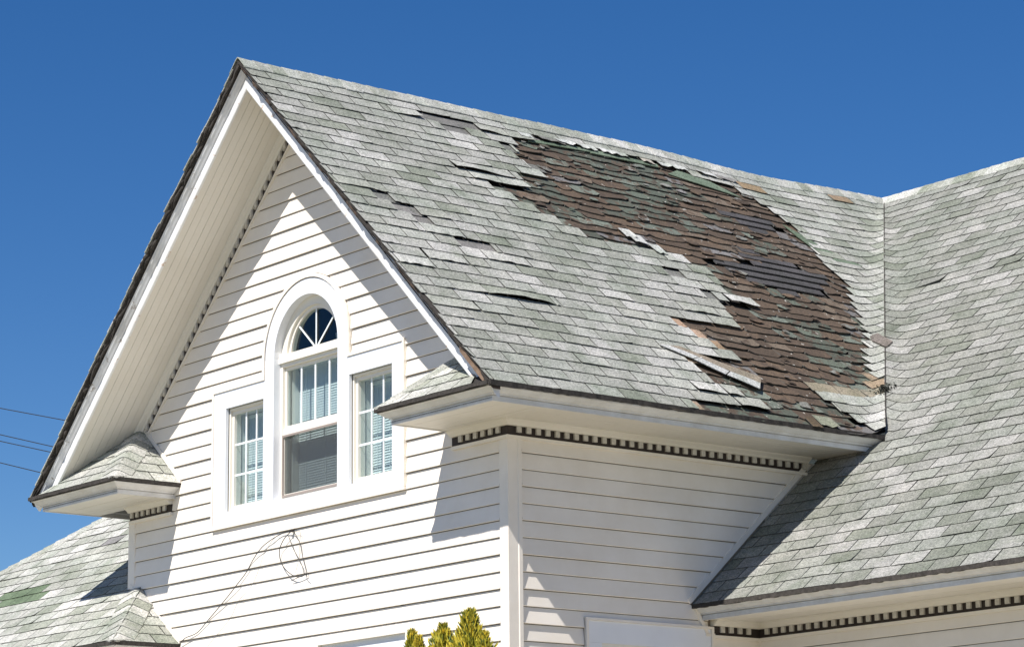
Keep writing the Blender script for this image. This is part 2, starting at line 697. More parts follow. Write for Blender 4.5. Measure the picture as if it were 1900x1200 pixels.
def caps(parent, pts_fn, L, wing, dirs_fn, step=.145, name='ridge_cap', n0=.012, start=0, bright=0.06, taper=None):
    """folded cap pieces along a line: pts_fn(s) -> point; dirs_fn(s)-> two unit wing directions (downwards)"""
    s = start
    while s < L:
        s1 = min(s + step + .03, L + .02)
        c = pick_grey(bright)
        d1, d2 = dirs_fn(s)
        up = -(d1 + d2).normalized()
        p0, p1 = pts_fn(s), pts_fn(s1)
        h0, h1 = n0 + (.006 if name == 'ridge_cap' else .011) + random.uniform(0, .002), n0 + .001
        mb = MB()
        w1, w2 = wing * random.uniform(.95, 1.05), wing * random.uniform(.95, 1.05)
        if taper:
            w1, w2 = min(w1, .03 + s * taper), min(w2, .03 + s * taper)
        def ring(p, h):
            ap = p + up * (h - .010)
            if taper and h == h1:
                return [p + d1 * min(wing, .03 + s1 * taper) + up * (h * .75), p + d1 * .03 + up * (h - .001), p + up * (h - .010), p + d2 * .03 + up * (h - .001), p + d2 * min(wing, .03 + s1 * taper) + up * (h * .75)]
            return [p + d1 * w1 + up * (h * .75), p + d1 * .03 + up * (h - .001), ap, p + d2 * .03 + up * (h - .001), p + d2 * w2 + up * (h * .75)]
        r0, r1 = ring(p0, h0), ring(p1, h1)
        rb = [q - up * (h0 - n0 + .003) for q in r0]
        rc = [q - up * .005 for q in r1]
        vs = r0 + r1 + rb + rc
        fs = []
        for i in range(4):
            fs.append((i, i + 1, i + 6, i + 5))
            fs.append((i + 10, i + 11, i + 1, i))
        fs += [(0, 5, 15, 10), (4, 14, 19, 9)]
        mb.add(vs, fs)
        mb.build(name, M['shingle'], parent, color=c)
        s += step


# ---------------------------------------------------------------- gable roof, right slope
VAL = (1, -SG * CG / SM, YM + (ZE - ZM) / SM)        # u - k v <= c : this side of the valley
gable_roof = deck('gable_roof', Pg, [(-RO + .03, .012), (VAL[2] + .1, .012), (YR, VR - .005), (-RO + .03, VR - .005)], .02, M['felt'], -.048)
VAL = (1, -SG * CG / SM, YM + (ZE - ZM) / SM)        # u - k v <= c : this side of the valley

# hole in the upper layer, per course: last tab on the left, first tab on the right
HL = {0: 1.33, 1: 2.17, 2: 2.0, 3: 1.78, 4: 1.74, 5: 1.70, 6: 2.36, 7: 2.2, 8: 2.08, 9: 1.96, 10: 2.75, 11: 2.76, 12: 2.80, 13: 3.26, 14: 3.0, 15: 3.04,
      16: 3.03, 17: 2.86, 18: 1.80, 19: 1.63, 20: 1.47, 21: 1.32, 22: 1.15, 23: 1.61, 24: 1.62, 25: 1.96, 26: 1.88, 27: 1.82, 28: 1.90, 29: 2.0, 30: 2.24}
HR = {0: 3.2, 1: 3.12, 2: 3.03, 3: 2.95, 4: 3.95, 5: 3.98, 6: 3.9, 7: 3.95, 8: 4.03, 9: 4.12, 10: 4.24, 11: 4.36, 12: 4.44, 13: 4.50, 14: 4.57, 15: 4.64,
      16: 4.70, 17: 4.80, 18: 4.88, 19: 4.86, 20: 4.83, 21: 4.84, 22: 4.88, 23: 4.91, 24: 4.92, 25: 4.94, 26: 4.88, 27: 4.83, 28: 4.75, 29: 4.62, 30: 4.10}
MISS = [(1.02, 1.62, 30), (1.18, 1.45, 29), (-.44, -.33, 19), (-.34, -.18, 18), (-.22, -.02, 17), (-.10, .06, 16), (.17, .52, 14), (2.43, 2.60, 15), (2.66, 2.78, 13), (1.87, 1.98, 26), (1.75, 1.86, 28)]
LIFT = [(.69, 1.01, 30, .035, 1), (1.62, 1.95, 30, .03, 0), (1.95, 2.24, 30, .03, 1), (.89, 1.52, 24, .042, 0), (1.0, 1.31, 23, .018, 0), (1.31, 1.61, 23, .018, 1),
        (.03, .70, 9, .050, 2), (-.28, .03, 9, .02, 1), (2.92, 3.26, 13, .035, 0), (2.2, 2.62, 11, .018, 2), (1.5, 1.82, 2, .03, 0), (1.82, 2.0, 2, .03, 0),
        (1.86, 2.17, 1, .022, 0), (.0, .3, 17, .012, 1), (-.1, .3, 15, .012, 2), (.35, .8, 13, .014, 2), (-.65, -.30, 19, .016, 1), (-.65, -.3, 11, .014, 2), (-.3, .1, 12, .012, 2), (-.65, -.2, 7, .014, 1)]
rng = random.Random(11)
gf = Field(Pg, gable_roof, 300, flat=lambda a, b: a < VAL[2] - VAL[1] * b - .55)
k = 0
while k * EXPO < VR - .16:
    b0 = k * EXPO
    off = -.02 - TAB * 6 + (TAB / 2 if k % 2 else 0) + .018 * math.sin(k * 1.7) + rng.uniform(-.006, .006)
    a = off
    while a < 7.2:
        a0, a1 = a, a + TAB
        a += TAB
        lo, hi = -RO - .012 + rng.uniform(-.006, .006), 9
        segs = [(a0, a1)]
        cuts = []
        if k in HL:
            cuts.append((HL[k], HR[k]))
        for (m0, m1, mk) in MISS:
            if mk == k:
                cuts.append((m0, m1))
        for (l0, l1, lk, lh, sd) in LIFT:
            if lk == k:
                cuts.append((l0, l1))
        cuts.append((-99, lo))
        for (c0, c1) in cuts:
            ns = []
            for (s0, s1) in segs:
                if c1 <= s0 or c0 >= s1:
                    ns.append((s0, s1))
                else:
                    if c0 - s0 > .03:
                        ns.append((s0, c0))
                    if s1 - c1 > .03:
                        ns.append((c1, s1))
            segs = ns
        for (s0, s1) in segs:
            near = k in HL and (abs(s1 - HL[k]) < .02 or abs(s0 - HR[k]) < .02)
            col = pick_grey(.02 if near else -.10)  # gable slope coloured paler than the main one, offsetting its weaker sun
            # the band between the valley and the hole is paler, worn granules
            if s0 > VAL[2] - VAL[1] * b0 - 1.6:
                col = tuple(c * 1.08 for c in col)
            if a0 - s0 == 0 and s1 == a1 and not near:
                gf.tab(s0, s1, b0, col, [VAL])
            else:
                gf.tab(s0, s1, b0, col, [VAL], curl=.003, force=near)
    k += 1
for (l0, l1, lk, lh, sd) in LIFT:
    fn = {0: lambda s: lh * (.35 + .65 * math.sin(math.pi * min(1, s + .25)) ** 1),
          1: lambda s: lh * (.15 + .85 * s ** 1.3),
          2: lambda s: lh * (.2 + .8 * math.sin(math.pi * (s * .95 + .03)) ** 1.2) + .004 * math.sin(s * 17)}[sd]
    lh *= .62
    gf.tab(l0, l1, lk * EXPO, pick_grey(.06), [VAL], lift=fn, nx=8, jit=.003)
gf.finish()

# older darker layer showing where single tabs are gone
for (m0, m1, mk) in MISS + [(.87, 1.1, 23)]:
    mb = tab_world(Pg, m0 - .06, m1 + .06, mk * EXPO - .01, EXPO, n0=-.0125, curl=.002)
    mb.build('underlayer_shingle', M['shingle'], gable_roof, color=(.10, .078, .058) if mk == 23 else random.choice([(.165, .158, .152), (.19, .182, .175), (.155, .155, .145)]))
# tan stained edges left of the hole and beside the valley
for (a0, a1, kk, c) in [(1.84, 2.06, 9, (.33, .22, .15)), (1.96, 2.20, 8, (.36, .25, .18)), (2.08, 2.30, 7, (.30, .20, .13)), (1.62, 1.80, 5, (.32, .23, .15)),
                        (2.93, 3.27, 4, (.25, .215, .155)), (3.27, 3.58, 4, (.26, .225, .165)), (3.58, 3.95, 4, (.25, .22, .165)), (3.72, 4.05, 5, (.29, .215, .145)), (3.82, 4.15, 6, (.26, .195, .135)),
                        (1.25, 1.40, 0, (.30, .22, .16)), (4.72, 5.05, 31, (.30, .21, .13)), (6.02, 6.3, 31, (.30, .21, .14))]:
    up = a0 > 4.5
    mb = tab_world(Pg, a0, a1, (30 if up and a0 < 5.5 else 31 if up else kk) * EXPO - (0.002), EXPO, [VAL], n0=(.004 if up else -.009), curl=.003, jit=.006)
    if mb:
        mb.build('stained_shingle', M['shingle'], gable_roof, color=c)

# ---- the decayed lower layer in the hole
old_parts = []


def slate_zone(u, v):
    def inside(poly):
        c = False
        for i in range(len(poly)):
            (x0, y0), (x1, y1) = poly[i], poly[i - 1]
            if (y0 > v) != (y1 > v) and u < (x1 - x0) * (v - y0) / (y1 - y0) + x0:
                c = not c
        return c
    return inside([(3.90, 2.96), (4.38, 2.84), (4.68, 2.64), (4.42, 2.30), (3.92, 2.24), (3.25, 2.52), (3.45, 2.66), (3.80, 2.70)]) or \
        inside([(4.10, 3.66), (4.72, 3.62), (4.64, 3.44), (4.22, 3.36)])


def hole(u, v, mg=.16):
    k = min(int(v / EXPO), 30)
    if v < 0 or v > 31.0 * EXPO:
        return False
    return HL[k] - mg < u < HR[k] + mg


OLDC = [((.082, .057, .039), 6), ((.108, .074, .049), 3), ((.092, .108, .084), 6), ((.140, .160, .132), 4.4), ((.165, .158, .156), 1.2), ((.14, .108, .080), 1.0), ((.072, .080, .062), 5)]


def pick_old(u, v):
    g = noise.noise(Vector((u * .75, v * .75, 4.4)))
    ws = [w * (1 + (2.5 * g if c[1] > c[0] else -1.8 * g)) for c, w in OLDC]
    ws = [max(w, .15) for w in ws]
    r = rng.random() * sum(ws)
    for (c, _), w in zip(OLDC, ws):
        r -= w
        if r <= 0:
            break
    kk = rng.uniform(.78, 1.15)
    return tuple(x * kk for x in c)


def old_piece(u0, w, v0, e):
    """irregular curled shingle with a ragged, drooping butt"""
    nx = 7
    sh = rng.choice([0, 0, 1, 2, 3])
    v0 += rng.uniform(-.016, .016)
    droop = rng.uniform(.004, .032)
    curl = rng.uniform(.000, .008) * (2.2 if rng.random() < .15 else 1)
    sk = rng.uniform(-.02, .02)
    cr0, cr1 = rng.choice([0, .004, .012, .035]), rng.choice([0, .004, .012, .035])
    top, bot = [], []
    vs, fs = [], []
    for i in range(nx + 1):
        s = i / nx
        jag = .006 * noise.noise(Vector((u0 * 31 + s * 2.4, v0 * 17, sk * 99))) * 2 + rng.uniform(-.002, .002)
        if sh == 0:
            d = droop * math.sin(math.pi * s) ** .6
        elif sh == 1:
            d = droop * (s if rng.random() < 2 else 0)
        elif sh == 2:
            d = droop * (1 - s)
        else:
            d = droop * (.5 + .5 * math.sin(s * 9 + sk * 100))
        d += jag
        # rounded corners
        rc = max(0, .16 - (s if s < .5 else 1 - s)) / .16
        d -= rc * rc * (cr0 if s < .5 else cr1)
        for (b, cu) in ((-d, 1), (e * .45 - d * .4, .25), (e + .035, 0)):
            n = -.0215 + .010 * (1 - max(b, 0) / e) + curl * cu * (.4 + .6 * math.sin(s * 3.1 + sk * 60)) + (.006 * rc * cu)
            vs.append(Pg(u0 + w * s, v0 + b, n))
        vs.append(Pg(u0 + w * s, v0 - d + .002, -.0215 + .010 + curl * .8 * (.4 + .6 * math.sin(s * 3.1 + sk * 60)) - .008))
    for i in range(nx):
        a = i * 4
        fs += [(a, a + 4, a + 5, a + 1), (a + 1, a + 5, a + 6, a + 2), (a, a + 3, a + 7, a + 4)]
    fs += [(0, 1, 2, 3), (nx * 4, nx * 4 + 3, nx * 4 + 2, nx * 4 + 1)]
    mb = MB()
    mb.add(vs, fs, sides=[3 * i + 2 for i in range(nx)] + [3 * nx, 3 * nx + 1])
    return mb


EO_ = .119
kk = 0
while kk * EO_ < 4.42:
    v0 = kk * EO_
    u = .9 + rng.uniform(0, .3)
    while u < 5.3:
        w = rng.choice([.15, .2, .24, .30, .36, .44]) * rng.uniform(.9, 1.1)
        if rng.random() < .05:
            w *= .6
        uc, vc = u + w / 2, v0 + EO_ / 2
        if hole(uc, vc) and uc < VAL[2] - VAL[1] * vc - .02 and not slate_zone(uc, vc):
            c3 = px(Pg(uc, vc))
            vis = hole(uc, vc, .05)
            old_parts.append((1 if vis else 0, w / max(1, abs(c3[0])), old_piece(u, w * 1.02, v0, EO_), pick_old(uc, vc)))
        u += w
    kk += 1
old_parts.sort(key=lambda i: (-i[0], -i[1]))
rest = MB()
for i, (vis, _, mb, c) in enumerate(old_parts):
    if i < 300 and vis:
        mb.build('weathered_shingle', M['old'], gable_roof, color=c)
    else:
        rest.add(mb.v, mb.f, c, mb.s)
rest.build('weathered_shingle_rest', M['old'], gable_roof, kind='stuff')
# torn flakes lying about on the decayed layer
for i in range(150):
    u, v = rng.uniform(1.2, 4.9), rng.uniform(.1, 4.25)
    if not hole(u, v, -.05) or slate_zone(u, v):
        continue
    r_ = rng.uniform(.02, .075)
    n_ = rng.randint(5, 8)
    mb = MB()
    mb.prism([Pg(u + r_ * 1.5 * rng.uniform(.5, 1) * math.cos(a_), v + r_ * .7 * rng.uniform(.5, 1) * math.sin(a_), .001 + rng.uniform(0, .004)) for a_ in [2 * math.pi * q_ / n_ for q_ in range(n_)]], Pg(u, v, -.004) - Pg(u, v, 0))
    c = pick_old(u, v) if rng.random() < .8 else (.20, .20, .18)
    kf = rng.uniform(.75, 1.25)
    mb.build('shingle_flake', M['old'], gable_roof, color=tuple(x_ * kf for x_ in c))
# flat dark tabs with open black courses
v0 = 2.20
r = 0
while v0 < 3.75:
    u = 3.1 + (.15 if r % 2 else 0)
    while u < 4.9:
        if slate_zone(u + .11, v0 + .05) or slate_zone(u + .2, v0 + .05):
            mb = MB()
            q = []
            for (a, b, n) in ((u, v0, -.006), (u + .222, v0, -.006), (u + .222, v0 + .084, -.010), (u, v0 + .084, -.010)):
                q.append(Pg(a, b, n))
            mb.prism(q, Pg(u, v0, -.013) - Pg(u, v0, 0))
            c = rng.uniform(.9, 1.15)
            mb.build('slate_tab', M['shingle'], gable_roof, color=(.062 * c, .058 * c, .061 * c))
        u += .226
    v0 += .114
    r += 1
# green older sheets along the upper edges of the hole
GREEN = (.135, .175, .125)
for pts in ([(2.15, 4.235), (2.9, 4.29), (2.9, 4.345), (2.2, 4.29)], [(2.9, 4.27), (3.7, 4.27), (3.72, 4.33), (2.9, 4.345)], [(3.75, 4.17), (4.55, 4.02), (4.30, 4.22), (3.95, 4.30)],
            [(4.80, 3.62), (5.20, 3.18), (4.93, 3.22), (4.84, 3.42)], [(5.18, 3.20), (5.42, 3.05), (5.0, 3.06)]):
    mb = MB()
    mb.prism([Pg(a, b, .004) for a, b in pts], Pg(0, 0, -.008) - Pg(0, 0, 0))
    mb.build('green_underlay', M['shingle'], gable_roof, color=GREEN)
# torn ends of the ridge course above the hole
for i in range(11):
    a = 2.1 + i * .235 + rng.uniform(-.03, .03)
    w = rng.uniform(.12, .3)
    mb = tab_world(Pg, a, a + w, 30.55 * EXPO + rng.uniform(-.03, .015), EXPO * .6, n0=.006, jit=.012, curl=.01, nx=5)
    mb.build('torn_shingle', M['shingle'], gable_roof, color=rng.choice([(.48, .48, .46), (.42, .43, .40), (.40, .36, .31), (.20, .19, .18), (.5, .5, .49)]))
for (a, b, w, c) in [(2.31, 2.70, .13, (.45, .45, .43)), (2.36, 2.62, .16, (.47, .47, .45)), (2.52, 2.50, .13, (.43, .44, .42)), (2.50, .02, .12, (.12, .08, .05)), (2.62, .06, .22, (.26, .26, .20))]:
    mb = tab_world(Pg, a, a + w, b - (.05 if b < .1 else 0), EXPO, n0=.004, jit=.012, curl=.008)
    mb.build('torn_shingle', M['shingle'], gable_roof, color=c)
# ridge caps of the gable
gd = [Vector((CG, 0, -SG * CG)), Vector((-CG, 0, -SG * CG))]
caps(gable_roof, lambda s: Vector((XR, -RO - .01 + s, ZR + .004 + sag_g(-RO + s, VR))), YR + RO - .05, .165, lambda s: gd, step=.145)
# hidden left slope of the gable
mb = MB()
mb.prism([(XR, -RO + .03, ZR - .055), (-W - EO, -RO + .03, ZE - .055), (-W - EO, 6.0, ZE - .055), (XR, YR, ZR - .055)], (0, 0, -.02))
mb.build('roof_deck', M['felt'], gable_roof)
mb = MB()
k = 0
while k * EXPO < VR - .20:
    v = k * EXPO
    x0, z0 = -W - EO + v * CG, ZE + v * SG * CG
    x1, z1 = x0 + (EXPO + .03) * CG, z0 + (EXPO + .03) * SG * CG
    c = pick_grey()
    y0 = -RO - .008 + rng.uniform(-.010, .006)
    nx_, nz_ = -SG * CG, CG
    h0, h1 = .012, .002
    mb.cur = c
    mb.prism([(x0 + nx_ * h0, y0, z0 + nz_ * h0), (x1 + nx_ * h1, y0, z1 + nz_ * h1), (x1 + nx_ * (h1 - .010), y0, z1 + nz_ * (h1 - .010)), (x0 + nx_ * (h0 - .014), y0, z0 + nz_ * (h0 - .014))], (0, 7.2, 0))
    k += 1
mb.build('shingle_courses', M['shingle'], gable_roof, kind='stuff')
# layered rake edges: stacked dark shingle ends and the rotted starter board
for side in (1, -1):
    for li, (d0, d1, yj, m) in enumerate([(.010, .020, .022, 'edge'), (.014, .030, .034, 'edge'), (.028, .044, .026, 'rotwood' if side > 0 else 'edge')]):
        mb = MB()
        n = 70
        rings = []
        for i in range(n + 1):
            t = i / n
            x = XR + side * (EO + W / 2) * t
            z = ZR - SG * (EO + W / 2) * t
            f = noise.noise(Vector((t * 60, li * 3.3, side * 5))) * yj + rng.uniform(-.5, .5) * yj
            y = -RO - .004 + li * .007 + f
            dz = rng.uniform(-.004, .004)
            rings.append([(x, y, z - d0 / CG), (x, y + .004, z - d1 / CG + dz), (x, -RO + .09, z - d1 / CG), (x, -RO + .09, z - d0 / CG)])
        mb.loft(rings, closed=True)
        mb.build('rake_edge_layer', M[m], gable_roof)
# strip of bare wood at the foot of the right rake
mb = MB()
mb.prism([(.30, -.675, zroof(.30) - .075), (.30, -.675, zroof(.30) - .045), (.58, -.678, zroof(.58) - .045), (.59, -.678, zroof(.59) - .075)], (0, .03, 0))
mb.build('bare_wood_strip', M['barewood'], gable_roof)

# ---------------------------------------------------------------- main roof
XE = 7.2
main_roof = deck('main_roof', Pm, [(.0, .03), (XE, .03), (XE, TR - .005), (XR - .1, TR - .005), (-.55, 3.75), (0, 2.9)], .02, M['felt'], -.022)
KV = SM * CM / SG
mf = Field(Pm, main_roof, 300, flat=lambda x, t: x > EO - (SM * CM * t - (ZE - ZM)) / SG + .6 or t < 1.7)
k = 0
while k * EXPO < TR - .12:
    b0 = k * EXPO
    off = -TAB * 10 + (TAB / 2 if k % 2 else 0) + .015 * math.sin(k * 2.1) + rng.uniform(-.005, .005) + .001
    if b0 < 1.86:
        cl = [(-1, 0, -.012)]
    else:
        cl = [(-1, -KV, -(EO + (ZE - ZM) / SG))]
    a = off
    while a < XE:
        if px(Pm(a, b0))[0] < 2000 or a < 3.5:
            lf = None
            if 33 == k and -.93 < a < -.60:
                lf = lambda s: .02 * s
            r_ = rng.random()
            mf.tab(a, a + TAB, b0, pick_grey(-.33), cl, lift=lf)  # main slope darkened in colour to even out its stronger sunlight
        a += TAB
    k += 1
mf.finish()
# softly swept valley: the dark seam of cut shingles
mb = MB()
prev = None
for i in range(60):
    v = .02 + (VR - .15) * i / 59
    u = VAL[2] - VAL[1] * v
    mb_pts = [Pg(u - .005, v, .014), Pg(u + .004, v, .014), Pg(u + .003, v, -.02), Pg(u - .004, v, -.02)]
    if prev:
        pass
    prev = mb_pts
    if i == 0:
        rings = []
    rings.append(mb_pts)
mb.loft(rings, closed=True)
mb.build('valley_seam', M['edge'], main_roof)
md = [Vector((0, -CM, -SM * CM)), Vector((0, CM, -SM * CM))]
caps(main_roof, lambda s: Vector((XR - .02 + s, YR, ZR + .004)), XE - XR, .165, lambda s: md, step=.145)
# back slope and right end
mb = MB()
mb.prism([(XR - 3.5, YR, ZR - .02), (XE, YR, ZR - .02), (XE, YR + 5.1, ZM), (XR - 3.5, YR + 5.1, ZM)], (0, 0, -.03))
mb.cur = (.38, .40, .37)
mb.t = [(.38, .40, .37)] * len(mb.v)
mb.build('back_slope', M['shingle'], main_roof)
# eave edge: thick ragged shingle butts
mb = MB()
rings = []
for i in range(121):
    x = .0 + XE * i / 120
    j = rng.uniform(-.004, .004)
    rings.append([(x, YM - .006 + j, ZM + .004), (x, YM - .008 + j, ZM - .030 + rng.uniform(-.004, .004)), (x, YM + .05, ZM - .030), (x, YM + .05, ZM + .02)])
mb.loft(rings, closed=True)
mb.build('eave_edge', M['edge'], main_roof)
mb = MB()
rings = []
for i in range(80):
    y = -RO - .004 + (3.38 + RO) * i / 79
    j = rng.uniform(-.004, .004)
    zz = Pg(y, 0).z if y < 3.0 else ZE
    rings.append([(EO + .008 + j, y, zz + .003), (EO + .008 + j, y, zz - .032 + rng.uniform(-.005, .003)), (EO - .05, y, zz - .030), (EO - .05, y, zz + .02)])
mb.loft(rings, closed=True)
mb.build('eave_edge', M['edge'], gable_roof)

# ---------------------------------------------------------------- wing roof at the far left
SW, YW, ZW = .86, -.665, 4.03
CW = 1 / math.sqrt(1 + SW * SW)


def Pw(x, t, n=0):
    return Vector((x, YW + t * CW - n * SW * CW, ZW + SW * CW * t + n * CW + .01 * noise.noise(Vector((x, t, 2.2)))))


HA, HB = Vector((-11.62, -.586, 4.10)), Vector((-5.40, 2.50, 6.752))      # hip line
XC = -4.545                                                            # right end of its eave
apex_w = Vector((XC - .83, YW + .83 - .165 + .165, 0))
mb = MB()
_hx0 = -11.75
mb.prism([(_hx0, YW + .02, ZW - .02), (XC, YW + .02, ZW - .02), (XC - .665, 0, ZW + SW * .665 - .02), (-W - .01, 0.0, ZW + SW * .665 - .02), (-W - .01, 2.50, ZW + SW * 3.165 - .02)], (0, 0, -.02))
wing_roof = mb.build('wing_roof', M['felt'], house)
wf = Field(Pw, wing_roof, 170)
hipn = (HB - HA)
ks = (SW * CW) / (hipn.z)            # x along hip as a function of t
hk = hipn.x * SW * CW / hipn.z
hx = HA.x - hipn.x * (HA.z - ZW) / hipn.z
k = 0
while k * EXPO < 3.9:
    b0 = k * EXPO
    a = -12.3 + (TAB / 2 if k % 2 else 0) + rng.uniform(-.01, .01)
    while a < -4.4:
        cl = [(-1, hk, -hx)]
        if b0 * CW < .66:
            cl.append((1, CW, XC + .0))
        else:
            cl.append((1, 0, -W - .004))
        x_, y_ = px(Pw(a, b0))
        col = pick_grey(.03)
        if -20 < x_ < 70 and 1097 < y_ + .25 * (x_ - 40) < 1126:
            col = (.115, .155, .095)
        if abs(x_ - 185) < 16 and abs(y_ - 1013) < 9:
            col = (.22, .21, .21)
        if -200 < x_ < 400:
            wf.tab(a, a + TAB, b0, col, cl)
        a += TAB
    k += 1
wf.finish()
hd = hipn.normalized()
n1 = Vector((0, -SW * CW, CW))
d1 = n1.cross(hd).normalized()
if d1.y > 0:
    d1 = -d1
d2 = Vector((-.35, .8, -.45)).normalized()
caps(wing_roof, lambda s: HA + hd * s, hipn.length, .15, lambda s: (d1, d2), step=.15, name='hip_cap')
mb = MB()
mb.cur = (.38, .40, .37)
mb.prism([HA - Vector((0, 0, .02)), HB - Vector((0, 0, .02)), (-5.4, 5.5, 4.03), (-11.7, 5.5, 4.03)], (0, 0, -.02))
mb.build('back_slope', M['shingle'], wing_roof)


# ---------------------------------------------------------------- small hipped roofs over returns
def end_face(parent, xe, ye, ze, slope, run, sgn, zlim=None):
    """hip end of a return: eave edge at x=xe running from ye back to the wall y=0, rising towards -sgn*x"""
    c = 1 / math.sqrt(1 + slope * slope)

    def P(a, b, n=0):
        return Vector((xe - sgn * b * c + sgn * n * slope * c, a, ze + slope * c * b + n * c))
    mb_l = []
    k = 0
    while k * EXPO * c < run:
        b0 = k * EXPO
        a = ye - .2 + (TAB / 2 if k % 2 else 0)
        while a < 0:
            cl = [(-1, c, -ye), (1, 0, -.004)]
            m_ = tab_world(P, a, a + TAB, b0, EXPO, cl)
            if m_:
                if sgn < 0:
                    m_.f = [f[::-1] for f in m_.f]
                m_.build('shingle', M['shingle'], parent, color=pick_grey(.02))
            a += TAB
        k += 1


def hip_caps(parent, A, B, sl, sgn, w=.15):
    d = (B - A).normalized()
    n1 = Vector((0, -sl, 1)).normalized()
    n2 = Vector((sgn * sl, 0, 1)).normalized()
    a = n1.cross(d).normalized()
    b = n2.cross(d).normalized()
    a = a if a.x * sgn < 0 else -a
    b = b if b.y > 0 else -b
    caps(parent, lambda s: A + d * s, (B - A).length - .05, w, lambda s: (a, b), step=.145, name='hip_cap', n0=.008, bright=-.02, taper=1.25)


SP = .86
CP = 1 / math.sqrt(1 + SP * SP)


def return_roof(x0, x1, sgn):
    """pent roof over a cornice return; x0 = free (hipped) end, x1 = outer end under the rake. sgn = +1 if the free end faces +x"""
    ye, ze = -RO - .02, ZE - .003
    run = -ye
    mb = MB()
    lo, hi = min(x0, x1), max(x0, x1)
    ax = x0 - sgn * run
    if sgn > 0:
        poly = [(x1, ye + .01, ze - .012), (x0 - .01, ye + .01, ze - .012), (x0 - .01, 0, ze - .012)]
    else:
        poly = [(x0 + .01, ye + .01, ze - .012), (x1, ye + .01, ze - .012), (x0 + .01, 0, ze - .012)]
    A = Vector((x0, ye, ze))
    B = Vector((ax, 0, ze + SP * run))
    dz = Vector((0, 0, -.014))
    T = [Vector((x1, ye, ze)) + dz, A + dz, Vector((x0, 0, ze)) + dz, B + dz, Vector((x1 - sgn * -.0, 0, ze + SP * run)) + dz]
    # keep the inner top corner under the rake soffit
    g = zroof(x1)
    T[4] = Vector((ax + (-.25 if sgn > 0 else .25) * 0, 0, ze + SP * run)) + dz
    # front face, end face, bottom
    low = [Vector((p.x, p.y, ze - .03)) for p in (T[0], T[1], T[2])]
    fs = [(0, 1, 3), (1, 2, 3)]
    mb.add([T[0], T[1], T[2], T[3]], fs)
    mb.add([T[0], T[1], T[2], low[0], low[1], low[2]], [(3, 4, 1, 0), (4, 5, 2, 1), (3, 5, 4)])
    parent = mb.build('return_roof', M['felt'], house)

    def P(a, b, n=0):
        return Vector((a, ye + b * CP - n * SP * CP, ze + SP * CP * b + n * CP))
    k = 0
    while k * EXPO * CP < run:
        b0 = k * EXPO
        a = lo - .3 + (TAB / 2 if k % 2 else 0) + rng.uniform(-.02, .02)
        while a < hi:
            if sgn > 0:
                cl = [(1, CP, x0), (-1, 0, -x1)]
                # under left rake: z_pent <= zroof - .16
                cl.append((-SG, SP * CP, (zroof(x1) - SG * x1) - .0 - ze - .19))
            else:
                cl = [(-1, CP, -x0), (1, 0, x1)]
                cl.append((SG, SP * CP, (zroof(x1) + SG * x1) - ze - .19))
            m_ = tab_world(P, a, a + TAB, b0, EXPO, cl)
            if m_:
                m_.build('shingle', M['shingle'], parent, color=pick_grey(.02))
            a += TAB
        k += 1
    end_face(parent, x0, ye, ze, SP, run, sgn)
    hip_caps(parent, A, B, SP, sgn)
    # dark ragged butt edge round the eave
    mb = MB()
    for (p, q) in ((Vector((x1, ye, ze)), A), (A, Vector((x0, 0, ze)))):
        rings = []
        d = (q - p)
        out = Vector((0, -1, 0)) if abs(d.x) > abs(d.y) else Vector((sgn, 0, 0))
        for i in range(25):
            r = p + d * i / 24 + out * (.006 + rng.uniform(-.003, .003))
            rings.append([r + Vector((0, 0, .003)), r + Vector((0, 0, -.026 + rng.uniform(-.004, .003))), r - out * .06 + Vector((0, 0, -.026)), r - out * .06 + Vector((0, 0, -.008))])
        mb.loft(rings, closed=True)
    mb.build('eave_edge', M['edge'], parent)
    # flashing strip up the wall
    mb = MB()
    a_, b_ = Vector((x0 + sgn * .01, -.006, ze + .005)), Vector((ax, -.006, ze + SP * run + .02))
    up = Vector((0, 0, .045))
    mb.prism([a_, b_, b_ + up, a_ + up], (0, -.018, 0))
    mb.build('flashing', M['siding'], parent)
    return parent


return_roof(-.735, EO - .01, -1)
return_roof(-4.575, -W - EO + .01, 1)
# hip end of the wing roof against the gable wall
end_face(wing_roof, XC, YW, ZW, .80, .66, 1)
hip_caps(wing_roof, Vector((XC, YW, ZW)), Vector((XC - .70, 0, ZW + .575)), .84, 1, .17)
mb = MB()
a_, b_ = Vector((XC + .01, -.006, ZW + .01)), Vector((-W + .03, -.006, ZW + .56))
mb.prism([a_, b_, b_ + Vector((0, 0, .045)), a_ + Vector((0, 0, .045))], (0, -.018, 0))
mb.build('flashing', M['siding'], wing_roof)
mb = MB()
for (p, q, out) in ((Vector((-11.7, YW, ZW)), Vector((XC, YW, ZW)), Vector((0, -1, 0))), (Vector((XC, YW, ZW)), Vector((XC, 0, ZW)), Vector((1, 0, 0)))):
    rings = []
    for i in range(40):
        r = p + (q - p) * i / 39 + out * (.006 + rng.uniform(-.003, .003))
        rings.append([r + Vector((0, 0, .003)), r + Vector((0, 0, -.03)), r - out * .06 + Vector((0, 0, -.03)), r - out * .06])
    mb.loft(rings, closed=True)
mb.build('eave_edge', M['edge'], wing_roof)


# ================================================================ TRIM
def sweep(path, outs, prof, name, m, parent=house, kind=None):
    """path: xy points; outs: per point outward xy offset direction (mitred); prof: list of (out, z)"""
    mb = MB()
    rings = []
    for (x, y), (ox, oy) in zip(path, outs):
        rings.append([(x + ox * o, y + oy * o, z) for o, z in prof])
    mb.loft(rings, closed=True)
    return mb.build(name, m, parent, kind=kind)


